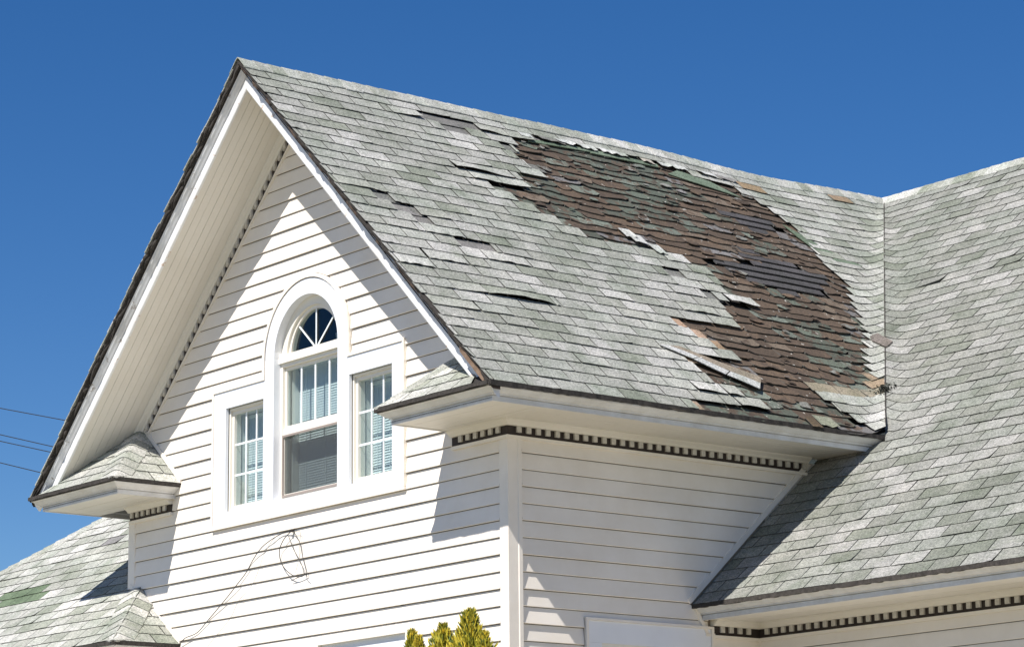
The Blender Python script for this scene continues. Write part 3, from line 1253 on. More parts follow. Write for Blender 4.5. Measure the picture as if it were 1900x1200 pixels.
def cornice(path, outs, ztop, drop=.125, parent=house):
    """crown over a flat fascia; path is the line of the fascia's flat face"""
    z = ztop - .028
    crown = [(.0, z - .056), (.014, z - .053), (.016, z - .044), (.030, z - .040), (.052, z - .024), (.066, z - .012), (.078, z - .009), (.078, z), (-.03, z)]
    sweep(path, outs, [(-.02, z - .059), (0, z - .056)] + crown[1:] + [(-.03, z - .05)], 'crown_moulding', M['fascia'], parent)
    sweep(path, outs, [(0, ztop - drop), (0, z - .060), (-.022, z - .060), (-.022, ztop - drop)], 'fascia_board', M['fascia'], parent)


FB = .585
cornice([(-.735 + .07, 0), (-.735 + .07, -FB), (EO - .085, -FB), (EO - .085, 3.32)], [(-1, 0), (-1, -1), (1, -1), (1, 0)], ZE)
cornice([(-4.575 - .085, 0), (-4.575 - .085, -FB), (-W - EO + .085, -FB), (-W - EO + .085, 6.0)], [(1, 0), (1, -1), (-1, -1), (-1, 0)], ZE)
cornice([(0.01, YM + .085), (XE, YM + .085)], [(0, -1), (0, -1)], ZM + .01)
cornice([(XC - .085, 0), (XC - .085, YW + .085), (-11.7, YW + .085)], [(1, 0), (1, -1), (0, -1)], ZW)


def boards(n, lo, hi, fn, name='soffit_board', parent=house):
    """tongue and groove boards: fn(a0, a1) -> eight-corner box or quad, thickness handled inside"""
    w = (hi - lo) / n
    for i in range(n):
        a0, a1 = lo + w * i + .0014, lo + w * (i + 1) - .0014
        fn(a0, a1).build(name, M['soffit'], parent)


def hb(a0, a1, x0, x1, z, along='x', th=.012, jit=True):
    mb = MB()
    dz = rng.uniform(-.0012, .0012)
    if along == 'x':
        mb.box(x0, x1, a0, a1, z + dz, z + th + dz)
    else:
        mb.box(a0, a1, x0, x1, z + dz, z + th + dz)
    return mb


ZS = 5.312
boards(8, -FB + .004, -.012, lambda a, b: hb(a, b, -.735 + .075, EO - .09, ZS))
boards(8, -FB + .004, -.012, lambda a, b: hb(a, b, -W - EO + .09, -4.575 - .09, ZS))
boards(8, .012, EO - .09, lambda a, b: hb(a, b, -.01, 3.32, ZS, 'y'))
boards(8, YM + .09, 2.48, lambda a, b: hb(a, b, .012, XE, ZM - .105))
boards(6, YW + .09, -.012, lambda a, b: hb(a, b, -11.7, XC - .09, ZW - .11))
mb = MB()
for bx in ((-.655, EO - .09, -FB, .003, ZS + .0145, ZS + .02), (-.0, EO - .09, .004, 3.3, ZS + .0145, ZS + .02),
           (-W - EO + .09, -4.67, -FB, -.0, ZS + .0145, ZS + .02), (0, XE, YM + .09, 2.5, ZM - .0905, ZM - .085)):
    mb = MB()
    mb.box(*bx)
    mb.build('soffit_backing', M['felt'], house)

# rake boards and sloping soffit, both sides
for side in (1, -1):
    xe = EO + W / 2 - .02
    xs = [XR + side * xe * i / 40 for i in range(41)]

    def rk(prof, name, m, x_from=0, x_to=40, jitter=0):
        mb = MB()
        rings = []
        for x in xs[x_from:x_to + 1]:
            rings.append([(x, y + (rng.uniform(-jitter, jitter)), zroof(x) - d) for (y, d) in prof])
        mb.loft(rings, closed=True)
        return mb.build(name, m, house)
    rk([(-.636, .046), (-.636, .074), (-.630, .082), (-.622, .098), (-.606, .114), (-.598, .126), (-.590, .132), (-.57, .132), (-.57, .046)], 'rake_crown', M['rake'])
    rk([(-.583, .136), (-.583, .205), (-.566, .205), (-.566, .136)], 'rake_board', M['rake'], 0, 38)
    rk([(-.591, .207), (-.591, .234), (-.586, .248), (-.567, .248), (-.567, .207)], 'rake_bead', M['rakelow'], 0, 37)
    n = 8
    w = .553 / n
    for i in range(n):
        y0, y1 = -.566 + w * i + .0013, -.566 + w * (i + 1) - .0013
        dj = rng.uniform(-.0015, .0015)
        xa, xb = XR, XR + side * (W / 2 + .52)
        if side > 0:
            xb = XR + side * (W / 2 + .40)
        mb = MB()
        mb.prism([(xa, y0, zroof(xa) - .232 + dj), (xb, y0, zroof(xb) - .232 + dj), (xb, y0, zroof(xb) - .216 + dj), (xa, y0, zroof(xa) - .216 + dj)], (0, y1 - y0, 0))
        mb.build('soffit_board', M['soffit'], house)
    mb = MB()
    mb.prism([(XR, -.58, zroof(XR) - .2155), (xb, -.58, zroof(xb) - .2155), (xb, -.58, zroof(xb) - .205), (XR, -.58, zroof(XR) - .205)], (0, .57, 0))
    mb.build('soffit_backing', M['felt'], house)
    # bed moulding, dark frieze with dentils, trim under it
    def rw(prof, name, m):
        mb = MB()
        xx = [XR, XR + side * (W / 2 - .05)]
        mb.loft([[(x, y, zroof(x) - d) for (y, d) in prof] for x in xx], closed=True)
        return mb.build(name, m, house)
    rw([(-.085, .234), (-.075, .262), (-.048, .280), (-.040, .305), (.01, .305), (.01, .234)], 'bed_moulding', M['soffit'])
    rw([(-.019, .3055), (-.019, .3715), (.012, .3715), (.012, .3055)], 'frieze_band', M['darkband'])
    rw([(-.024, .372), (-.024, .398), (.01, .398), (.01, .372)], 'siding_trim', M['siding'])
    x = .10
    while x < W / 2 - .12:
        x0, x1 = XR + side * x, XR + side * (x + .031)
        mb = MB()
        mb.prism([(x0, -.038, zroof(x0) - .356), (x1, -.038, zroof(x1) - .356), (x1, -.038, zroof(x1) - .306), (x0, -.038, zroof(x0) - .306)], (0, .0185, 0))
        mb.build('dentil', M['dentil'], house)
        x += .092 * CG + .006


# bed mouldings, friezes and dentils on the horizontal runs
def frieze(path, outs, zt, parent=house):
    sweep(path, outs, [(.085, zt), (.080, zt - .012), (.055, zt - .030), (.045, zt - .046), (0.0, zt - .046), (0, zt)], 'bed_moulding', M['soffit'], parent)
    sweep(path, outs, [(.0205, zt - .115), (.0205, zt - .047), (-.01, zt - .047), (-.01, zt - .115)], 'frieze_band', M['darkband'], parent)
    sweep(path, outs, [(.033, zt - .142), (.033, zt - .117), (.0, zt - .117), (0, zt - .142)], 'siding_trim', M['siding'], parent)


def dentils(x0, y0, x1, y1, nx, ny, zt, step=.092, skip=.04):
    L = math.hypot(x1 - x0, y1 - y0)
    dx, dy = (x1 - x0) / L, (y1 - y0) / L
    s = skip
    while s + .045 < L:
        mb = MB()
        ax, ay = x0 + dx * s, y0 + dy * s
        bx, by = x0 + dx * (s + .041), y0 + dy * (s + .041)
        z0, z1 = zt - .094 + rng.uniform(-.001, .001), zt - .047
        mb.prism([(ax + nx * .0215, ay + ny * .0215, z0), (bx + nx * .0215, by + ny * .0215, z0), (bx + nx * .0215, by + ny * .0215, z1), (ax + nx * .0215, ay + ny * .0215, z1)], (nx * .017, ny * .017, 0))
        mb.build('dentil', M['dentil'], house)
        s += step


frieze([(-.66, 0), (0, 0), (0, 3.06)], [(0, -1), (1, -1), (1, 0)], ZS)
dentils(-.02, 0, -.62, 0, 0, -1, ZS)
dentils(0, .02, 0, 3.05, 1, 0, ZS)
frieze([(-W, 0), (-4.70, 0)], [(0, -1), (0, -1)], ZS)
dentils(-4.74, 0, -W, 0, 0, -1, ZS)
ZS2 = ZM - .105
frieze([(0, 1.98), (0, 2.50), (XE, 2.50)], [(1, 0), (1, -1), (0, -1)], ZS2)
dentils(0, 2.02, 0, 2.45, 1, 0, ZS2)
dentils(.06, 2.5, XE, 2.5, 0, -1, ZS2)

# ================================================================ WALLS
C = .127
Z0 = 5.078         # a butt line of the siding


def board(mb_axis, lo, hi, z0, z1, zb, lip, y_plane, flip=False):
    """one siding course piece. lo(z), hi(z) limits; the wall face looks to -y (axis 'A') or +x (axis 'B')"""
    ztrue = z1
    full_top = abs(z1 - zb - C) < 1e-3
    if full_top:
        z1 -= .0048
    lv = [z0, z0 + .004, z0 + (z1 - z0) * .5, z1] if z1 - z0 > .02 else [z0, z1]
    rows = []
    for z in lv:
        s = (z - zb) / C
        d = lip * (1 - s) ** 1.0 + .002
        if z == z0 and abs(z0 - zb) < 1e-4:
            d = lip * .85
        a, b = lo(z), hi(z)
        if b - a < .003:
            b = a + .003
        rows.append((a, b, d, z))
    vs, fs = [], []
    for a, b, d, z in rows:
        if mb_axis == 'A':
            vs += [(a, y_plane - d, z), (b, y_plane - d, z)]
        else:
            vs += [(y_plane + d, a, z), (y_plane + d, b, z)]
    a, b, d, z = rows[0]
    if mb_axis == 'A':
        vs += [(a, y_plane + .001, z), (b, y_plane + .001, z)]
    else:
        vs += [(y_plane - .001, a, z), (y_plane - .001, b, z)]
    n = len(rows)
    for i in range(n - 1):
        fs.append((2 * i, 2 * i + 1, 2 * i + 3, 2 * i + 2))
    if abs(z0 - zb) < 1e-4:
        # thin butt, open groove behind it, and the nailing strip that runs on behind the course above
        di = max(d - .0035, .001)
        for zz in (z, z + .008):
            for e_ in (a, b):
                vs.append((e_, y_plane - di, zz) if mb_axis == 'A' else (y_plane + di, e_, zz))
        k_ = 2 * n
        vs[k_:k_ + 2] = []
        k_ = 2 * n
        fs.append((k_, k_ + 1, 1, 0))
        fs.append((k_ + 2, k_ + 3, k_ + 1, k_))
    else:
        fs.append((2 * n, 2 * n + 1, 1, 0))
    a, b, d, z = rows[-1]
    k_ = len(vs)
    for (dd, zz) in ((d, z), (-.004, z + .001)):
        for e_ in (a, b):
            vs.append((e_, y_plane - dd, zz) if mb_axis == 'A' else (y_plane + dd, e_, zz))
    if full_top:
        fs.append((k_, k_ + 1, k_ + 3, k_ + 2))
    mb = MB()
    mb.add(vs, fs)
    return mb


# window layout on the gable wall
WX0, WX1, WZ0, WZ1 = -4.018, -1.286, 4.978, 6.125
ACX, ACZ, AR = -2.640, 6.292, .635        # arch with its channel


def arch_half(z):
    if z <= ACZ:
        return AR
    d = z - ACZ
    return math.sqrt(max(AR * AR - d * d, 0))


LWX0, LWX1, LWZ = -2.43, -1.215, 3.865    # lower window


def wall_A():
    k0 = int((Z0 - .35) / C)
    for k in range(-30, k0 + 1):
        zb = Z0 - k * C
        zt = zb + C
        lip = .0135 if k % 2 else .0185
        if zb > 8.25:
            continue
        ztc = min(zt, 8.27)

        def LO(z):
            x = -W + .078
            if z > 5.19:
                x = max(x, XR - (ZR - .385 - z) / SG) if z > ZR - .385 - SG * (W / 2) else x
            if 4.05 < z < 4.56 and True:
                x = max(x, -W + (4.56 - z) / .80 * .98) if z < 4.5 else x
            elif z <= 4.05:
                x = -4.56
            return x

        def HI(z):
            x = -.087
            if z > 5.60:
                x = min(x, XR + (ZR - .385 - z) / SG)
            return x
        spans = []
        if zt > WZ0 - .02 and zb < ACZ + AR:
            # beside the window or arch
            def wl(z):
                return (WX0 - .028) if z < WZ1 + .03 else ACX - arch_half(z) - .004
            def wr(z):
                return (WX1 + .028) if z < WZ1 + .03 else ACX + arch_half(z) + .004
            if zb < WZ0 - .03:      # course that passes under the sill
                spans = [(LO, HI, zb, WZ0 - .03), (LO, wl, WZ0 - .03, ztc), (wr, HI, WZ0 - .03, ztc)]
            elif zb < WZ1 + .03 < zt:
                for (p, q) in ((zb, WZ1 + .03), (WZ1 + .0301, ztc)):
                    spans += [(LO, wl, p, q), (wr, HI, p, q)]
            elif zt > ACZ + AR:
                n = 4
                zz = [zb + (ACZ + AR - zb) * i / n for i in range(n)] + [ACZ + AR - .006]
                for i in range(n):
                    spans += [(LO, wl, zz[i], zz[i + 1]), (wr, HI, zz[i], zz[i + 1])]
                spans.append((LO, HI, ACZ + AR - .006, ztc))
            elif zt > ACZ:
                zz = [zb + C * i / 3 for i in range(4)]
                for i in range(3):
                    spans += [(LO, wl, zz[i], zz[i + 1]), (wr, HI, zz[i], zz[i + 1])]
            else:
                spans = [(LO, wl, zb, ztc), (wr, HI, zb, ztc)]
        elif 2.45 < zb < LWZ:
            l = lambda z: LWX0 - .02
            r = lambda z: LWX1 + .02
            if zt > LWZ:
                spans = [(LO, l, zb, LWZ), (r, HI, zb, LWZ), (LO, HI, LWZ + .0001, ztc)]
            else:
                spans = [(LO, l, zb, ztc), (r, HI, zb, ztc)]
        else:
            spans = [(LO, HI, zb, ztc)]
        # join the pieces that continue one another
        groups = {}
        for (l, h, p, q) in spans:
            if q - p < .001:
                continue
            m_ = board('A', l, h, p, q, zb, lip, 0.0)
            key = 'whole' if (l is LO and h is HI) else ('left' if l is LO else 'right')
            groups.setdefault(key, MB())
            groups[key].add(m_.v, m_.f)
        if 'whole' in groups and len(groups) > 1:
            w = groups.pop('whole')
            key = 'left' if 'left' in groups else 'right'
            groups[key].add(w.v, w.f)
        if True:
            xs_ = rng.uniform(-4.3, -.9)
        if list(groups) == ['whole'] and len(spans) == 1 and k % 2 and LO(ztc) + .3 < xs_ < HI(ztc) - .3:
            groups = {'p': board('A', LO, lambda z: xs_, zb, ztc, zb, lip, 0.0), 'q': board('A', lambda z: xs_ - .012, HI, zb, ztc, zb, lip + .0016, 0.0)}
        for g in groups.values():
            g.build('siding_board', M['siding'], gable_wall)


mb = MB()
R_ = .42
# sheathing with an opening for the window group
def sheath(pts):
    mb.prism([(x, .004, z) for x, z in pts], (0, .10, 0))
ZT = lambda x: zroof(x) - .23
for (pts) in ([(-W, 0), (WX0 + .1, 0), (WX0 + .1, ZT(WX0 + .1)), (-W, ZT(-W))],
              [(WX1 - .08, 0), (0, 0), (0, ZT(0)), (WX1 - .08, ZT(WX1 - .08))],
              [(WX0 + .1, 0), (LWX0 + .1, 0), (LWX0 + .1, WZ0 + .08), (WX0 + .1, WZ0 + .08)],
              [(LWX1 - .1, 0), (WX1 - .08, 0), (WX1 - .08, WZ0 + .08), (LWX1 - .1, WZ0 + .08)],
              [(LWX0 + .1, LWZ - .05), (LWX1 - .1, LWZ - .05), (LWX1 - .1, WZ0 + .08), (LWX0 + .1, WZ0 + .08)],
              [(LWX0 + .1, 0), (LWX1 - .1, 0), (LWX1 - .1, 2.6), (LWX0 + .1, 2.6)],
              [(WX0 + .1, WZ1 - .10), (-3.16, WZ1 - .10), (-3.16, ZT(-3.16)), (WX0 + .1, ZT(WX0 + .1))],
              [(-2.12, WZ1 - .10), (WX1 - .08, WZ1 - .10), (WX1 - .08, ZT(WX1 - .08)), (-2.12, ZT(-2.12))],
              [(-3.16, 6.80), (-2.12, 6.80), (-2.12, ZT(-2.12)), (XR, ZT(XR)), (-3.16, ZT(-3.16))]):
    sheath(pts)
# spandrels round the arch
for sgn in (-1, 1):
    pts = [(ACX + sgn * .52, 6.29)]
    arc = [(ACX + sgn * .50 * math.cos(a), ACZ + .50 * math.sin(a)) for a in [i * math.pi / 2 / 8 for i in range(9)]]
    sheath(([(ACX + sgn * .52, 6.80)] + arc + [(ACX, 6.80)])[::1])
mb.box(-W, 0, .104, .11, 0, .3)
gable_wall = mb.build('gable_wall', M['grooveshade'], house)
wall_A()

# outside corner post
mb = MB()
mb.prism([(-.088, -.016, 0), (-.083, -.020, 0), (.020, -.020, 0), (.020, .070, 0), (.026, .076, 0), (.026, .108, 0), (.010, .114, 0), (.0, .10, 0), (.0, .0, 0), (-.088, .0, 0)], (0, 0, ZS - .115))
mb.build('corner_post', M['siding'], gable_wall)
mb = MB()
mb.prism([(-W + .085, -.014, 3.9), (-W + .078, -.019, 3.9), (-W - .020, -.019, 3.9), (-W - .02, .08, 3.9), (-W, .08, 3.9), (-W, 0, 3.9), (-W + .085, 0, 3.9)], (0, 0, ZS - .115 - 3.9))
mb.build('corner_post', M['siding'], gable_wall)

# side wall (faces +x)
mb = MB()
mb.prism([(-.004, .0, 0), (-.004, 2.6, 0), (-.004, 2.6, 5.0), (-.004, 3.25, 5.40), (-.004, 0, 5.40)], (-.1, 0, 0))
side_wall = mb.build('side_wall', M['grooveshade'], house)
PY0, PY1, PZ = .708, 1.985, 3.889
k0 = int((Z0 - .35) / C)
for k in range(-2, k0 + 1):
    zb = Z0 - k * C
    zt = min(zb + C, ZS - .14)
    if zb > ZS - .15:
        continue
    lip = .0135 if k % 2 else .0185

    def HI(z):
        if z > 4.05:
            return YM + (z - ZM) / SM - .055
        if z > 3.81:
            return 1.95
        return 2.49
    LO = lambda z: .116
    if 2.45 < zb < PZ:
        if zt > PZ:
            m_ = board('B', LO, lambda z: PY0 - .012, zb, PZ, zb, lip, 0)
            m2 = board('B', LO, HI, PZ + .0001, zt, zb, lip, 0)
            m_.add(m2.v, m2.f)
            m_.build('siding_board', M['siding'], side_wall)
        else:
            board('B', LO, lambda z: PY0 - .012, zb, zt, zb, lip, 0).build('siding_board', M['siding'], side_wall)
            board('B', lambda z: PY1 + .012, HI, zb, zt, zb, lip, 0).build('siding_board', M['siding'], side_wall)
    else:
        board('B', LO, HI, zb, zt, zb, lip, 0).build('siding_board', M['siding'], side_wall)
# sloping channel where the siding meets the main roof
mb = MB()
a_ = Vector((.002, YM - .03, ZM + .005))
b_ = Vector((.002, 3.10, ZM + SM * (3.10 - YM) + .03))
n_ = Vector((0, -SM * CM, CM))
mb.prism([a_, b_, b_ + n_ * .045, a_ + n_ * .045], (.020, 0, 0))
mb.build('channel_trim', M['siding'], side_wall)
mb = MB()
mb.prism([(.002, YM + .0, 4.03), (.002, YM + .12, 3.835), (.002, YM + .155, 3.835), (.002, YM + .035, 4.03)], (.022, 0, 0))
mb.box(.002, .024, YM + .12, 2.01, 3.815, 3.838)
mb.box(.002, .022, 1.985, 2.012, 3.70, 3.815)
mb.build('channel_trim', M['siding'], side_wall)

# main wall (faces -y)
mb = MB()
mb.box(-.1, XE, 2.5, 2.6, 0, ZS2 - .04)
mb.box(XE - .1, XE, 2.6, 11.5, 0, ZS2)
mb.box(-.1, XE, 11.4, 11.5, 0, ZS2)
main_wall = mb.build('main_wall', M['grooveshade'], house)
for k in range(0, 27):
    zb = ZS2 - .142 - .08 - k * C
    lip = .0135 if k % 2 else .0185
    board('A', lambda z: .03, lambda z: XE, zb, min(zb + C, ZS2 - .14), zb, lip, 2.497).build('siding_board', M['siding'], main_wall)
mb = MB()
mb.box(.0, .03, 2.47, 2.5, 0, ZS2 - .14)
mb.build('corner_post', M['siding'], main_wall)
# wing wall and hidden far walls
mb = MB()
mb.box(-11.1, -W - .02, .0, .1, 0, ZW - .1)
mb.box(-11.1, -11.0, .1, 5, 0, ZW - .1)
mb.build('wing_wall', M['siding'], house)
mb = MB()
mb.box(-W, -W + .1, .104, 7, 0, ZS)
mb.build('far_wall', M['siding'], house)
mb = MB()
mb.box(-.104, -.10, 2.6, 7, 0, 5.3)
mb.build('far_wall', M['siding'], house)


# ================================================================ WINDOWS
def room(x0, x1, z0, z1, parent, y0=.20, y1=1.6):
    mb = MB()
    vs = [(x0, y0, z0), (x1, y0, z0), (x1, y0, z1), (x0, y0, z1), (x0, y1, z0), (x1, y1, z0), (x1, y1, z1), (x0, y1, z1)]
    mb.add(vs, [(4, 5, 6, 7), (0, 1, 5, 4), (3, 7, 6, 2), (0, 4, 7, 3), (1, 2, 6, 5)])
    return mb.build('room_interior', M['room'], parent)


def blinds(x0, x1, z0, z1, y, parent, tilt=-1.15):
    mb = MB()
    z = z0 + .03
    while z < z1 - .03:
        j = rng.uniform(-.0008, .0008)
        mb.prism([(x0, y - .0105, z + .0105 * tilt + j - .006), (x1, y - .0105, z + .0105 * tilt + j - .006), (x1, y + .0105, z - .0105 * tilt + j + .006), (x0, y + .0105, z - .0105 * tilt + j + .006)], (0, 0, .0014))
        z += .0215
    mb.box(x0, x1, y - .014, y + .014, z1 - .03, z1)
    mb.box(x0, x1, y - .012, y + .012, z0, z0 + .014)
    for s in (.14, .5, .86):
        x = x0 + (x1 - x0) * s
        mb.box(x - .002, x + .002, y - .016, y - .014, z0, z1)
    return mb.build('blind', M['blind'], parent, kind='stuff')


# the triple window: its flat white casing is the part, everything else hangs on it
mb = MB()
YF = -.024
win = None
SILL = 5.086


def cas(x0, x1, z0, z1, nm='casing_board', y=YF, yb=.004):
    m_ = MB()
    m_.box(x0, x1, y, yb, z0, z1)
    return m_


CL, CRt = -3.103, -2.178
wm = MB()
wm.box(WX0, WX1, YF, .004, WZ0, SILL)                      # bottom casing
win = wm.build('window', M['casing'], house, label='triple window with an arched centre and white flat casing')
for (x0, x1, z0, z1) in ((WX0, -3.835, SILL + .001, 5.976), (-1.430, WX1, SILL + .001, 5.976), (-3.258, CL, SILL + .001, 5.976), (CRt, -2.014, SILL + .001, 5.976),
                         (WX0, -3.235, 5.977, WZ1), (-2.052, WX1, 5.977, WZ1)):
    cas(x0, x1, z0, z1).build('casing_board', M['casing'], win)
for (x0, x1) in ((-3.2345, CL), (CRt, -2.0525)):
    cas(x0, x1, 5.977, 6.291).build('casing_board', M['casing'], win)
# arched casing
def arc_band(r0, r1, y0, y1, z_c=ACZ, x_c=ACX, n=28, a0=0, a1=math.pi):
    m_ = MB()
    rings = []
    for i in range(n + 1):
        a = a0 + (a1 - a0) * i / n
        c, s = math.cos(a), math.sin(a)
        rings.append([(x_c + r0 * c, y0, z_c + r0 * s), (x_c + r1 * c, y0, z_c + r1 * s), (x_c + r1 * c, y1, z_c + r1 * s), (x_c + r0 * c, y1, z_c + r0 * s)])
    m_.loft(rings, closed=True)
    return m_


arc_band(.4625, .592, YF, .004).build('arch_casing', M['casing'], win)
arc_band(.600, .632, -.034, .004).build('arch_channel', M['siding'], win)
for (x0, x1, z0, z1) in ((ACX - .632, ACX - .600, WZ1 + .026, ACZ), (ACX + .600, ACX + .632, WZ1 + .026, ACZ), (WX0 - .026, ACX - .600, WZ1 + .002, WZ1 + .025), (ACX + .600, WX1 + .026, WZ1 + .002, WZ1 + .025),
                         (WX0 - .026, WX0 - .002, WZ0 - .002, WZ1 + .001), (WX1 + .002, WX1 + .026, WZ0 - .002, WZ1 + .001), (WX0 - .026, WX1 + .026, WZ0 - .028, WZ0 - .003)):
    cas(x0, x1, z0, z1, y=-.034).build('channel_trim', M['siding'], win)
# reveals (deep jambs) of the centre opening
mb = MB()
mb.box(CL - .02, CL, .004, .10, SILL, 6.29)
mb.box(CRt, CRt + .02, .004, .10, SILL, 6.29)
mb.box(CL, CRt, .004, .11, SILL - .02, SILL)
mb.build('reveal', M['casing'], win)
arc_band(.4627, .49, .0045, .10).build('reveal', M['casing'], win)
mb = MB()


def ring_frame(x0, x1, z0, z1, w, y0, y1, wb=None, wt=None):
    m_ = MB()
    wb = wb or w
    wt = wt or w
    m_.box(x0, x0 + w, y0, y1, z0, z1)
    m_.box(x1 - w, x1, y0, y1, z0, z1)
    m_.box(x0 + w, x1 - w, y0, y1, z0, z0 + wb)
    m_.box(x0 + w, x1 - w, y0, y1, z1 - wt, z1)
    return m_


# centre: frame, two sashes, transom, fanlight
YG = .065
ring_frame(CL, CRt, SILL, 6.245, .030, .045, .13).build('frame', M['vinyl'], win)
# upper sash
ring_frame(CL + .031, CRt - .031, 5.690, 6.214, .026, .070, .10).build('sash', M['vinyl'], win)
ring_frame(CL + .031, CRt - .031, SILL + .031, 5.689, .026, .050, .085, wt=.052).build('sash', M['vinyl'], win)
mb = MB()
mb.box(CL + .05, CRt - .05, .084, .088, 5.71, 6.2)
mb.build('pane', M['glass'], win)
mb = MB()
mb.box(CL + .05, CRt - .05, .068, .072, SILL + .05, 5.64)
mb.build('pane', M['glass'], win)
mb = MB()
mb.box(CL + .045, CRt - .045, .0515, .0525, SILL + .035, 5.635)
mb.build('insect_screen', M['screenmesh'], win)
ring_frame(CL + .034, CRt - .034, SILL + .031, 5.638, .018, .038, .0495).build('screen_frame', M['screen'], win)
mb = MB()
for s in (.25, .5, .75):
    x = CL + .057 + (CRt - CL - .114) * s
    mb = MB()
    mb.box(x - .009, x + .009, .076, .083, 5.717, 6.188)
    mb.build('muntin', M['grid'], win)
mb = MB()
mb.box(CL - .0, CRt + .0, .022, .12, 6.246, 6.300)
mb.build('transom', M['vinyl'], win)
mb = MB()
mb.box(CL + .0, CRt - .0, .030, .12, 6.3005, 6.318)
mb.build('transom', M['vinyl'], win)
arc_band(.385, .462, .050, .13).build('arch_frame', M['vinyl'], win)
arc_band(.355, .384, .072, .12).build('arch_frame', M['vinyl'], win)
mb = MB()
pts = [(ACX + .375 * math.cos(i * math.pi / 20), .09, ACZ + .02 + .372 * math.sin(i * math.pi / 20)) for i in range(21)]
mb.prism(pts, (0, .004, 0))
mb.build('pane', M['glass'], win)
for ang in (42, 90, 138):
    a = math.radians(ang)
    d = Vector((math.cos(a), 0, math.sin(a)))
    p = Vector((-math.sin(a), 0, math.cos(a))) * .0068
    o_ = Vector((ACX, .082, ACZ + .022))
    mb = MB()
    mb.prism([o_ + p, o_ - p, o_ + d * .355 - p, o_ + d * .355 + p], (0, .006, 0))
    mb.build('muntin', M['grid'], win)
# side lights
for (x0, x1) in ((-3.8345, -3.2585), (-2.0135, -1.4305)):
    z0, z1 = SILL + .001, 5.975
    ring_frame(x0, x1, z0, z1, .020, .012, .11).build('frame', M['vinyl'], win)
    ring_frame(x0 + .0205, x1 - .0205, z0 + .0205, z1 - .0205, .030, .030, .10).build('sash', M['vinyl'], win)
    gx0, gx1, gz0, gz1 = x0 + .050, x1 - .050, z0 + .05, z1 - .05
    mb = MB()
    mb.box(gx0 - .01, gx1 + .01, .054, .058, gz0 - .01, gz1 + .01)
    mb.build('pane', M['glass'], win)
    for s in (1 / 3, 2 / 3):
        mb = MB()
        x = gx0 + (gx1 - gx0) * s
        mb.box(x - .0085, x + .0085, .046, .053, gz0, gz1)
        mb.build('muntin', M['grid'], win)
        mb = MB()
        z = gz0 + (gz1 - gz0) * s
        mb.box(gx0, gx1, .0435, .0455, z - .0085, z + .0085)
        mb.build('muntin', M['grid'], win)
    mb = MB()
    mb.box(x0, x0 + .045, .111, .25, z0, z1)
    mb.box(x1 - .045, x1, .111, .25, z0, z1)
    mb.box(x0 + .045, x1 - .045, .111, .25, z1 - .04, z1)
    mb.box(x0 + .045, x1 - .045, .111, .25, z0, z0 + .035)
    mb.build('inner_jamb', M['vinyl'], win)
    blinds(x0 + .05, x1 - .05, z0 + .04, z1 - .045, .185, win)
    room(x0, x1, z0, z1, win, .2505)
mb = MB()
mb.box(CL + .0, CL + .055, .131, .28, SILL, 6.24)
mb.box(CRt - .055, CRt, .131, .28, SILL, 6.24)
mb.box(CL, CRt, .131, .28, 6.241, 6.27)
mb.box(CL + .055, CRt - .055, .131, .28, SILL, SILL + .04)
mb.build('inner_jamb', M['vinyl'], win)
blinds(CL + .06, CRt - .06, SILL + .045, 6.235, .20, win)
room(CL - .05, CRt + .05, SILL - .05, 6.27, win, .285)
room(ACX - .5, ACX + .5, 6.2705, 6.85, win, .131, 1.2)
# hanging glass pendant seen in the fanlight
mb = MB()
for i in range(7):
    a = i * math.pi * 2 / 7
    mb.tube([(ACX + .02, .34, 6.52), (ACX + .02 + .06 * math.cos(a), .34 + .06 * math.sin(a), 6.46), (ACX + .02 + .045 * math.cos(a), .34 + .045 * math.sin(a), 6.36)], .006, 4)
mb.build('window_ornament', M['blind'], win)

# lower window on the gable wall (only its head shows)
wm = MB()
wm.box(LWX0 + .02, LWX1 - .02, -.006, .004, LWZ - .20, LWZ - .022)
lw = wm.build('window', M['casing'], house, label='window whose white head casing shows at the foot of the gable wall')
for (x0, x1) in ((LWX0 + .02, LWX0 + .14), (LWX1 - .14, LWX1 - .02)):
    cas(x0, x1, 2.55, LWZ - .201, y=-.006).build('casing_board', M['casing'], lw)
for (x0, x1, z0, z1) in ((LWX0 - .006, LWX1 + .006, LWZ - .022, LWZ), (LWX0 - .006, LWX0 + .018, 2.5, LWZ - .0225), (LWX1 - .018, LWX1 + .006, 2.5, LWZ - .0225)):
    cas(x0, x1, z0, z1, y=-.044).build('channel_trim', M['siding'], lw)
ring_frame(LWX0 + .141, LWX1 - .141, 2.6, LWZ - .201, .04, .01, .08).build('frame', M['vinyl'], lw)
mb = MB()
mb.box(LWX0 + .17, LWX1 - .17, .04, .044, 2.63, LWZ - .22)
mb.build('pane', M['glass'], lw)
room(LWX0 + .14, LWX1 - .14, 2.6, LWZ - .2, lw, .09)
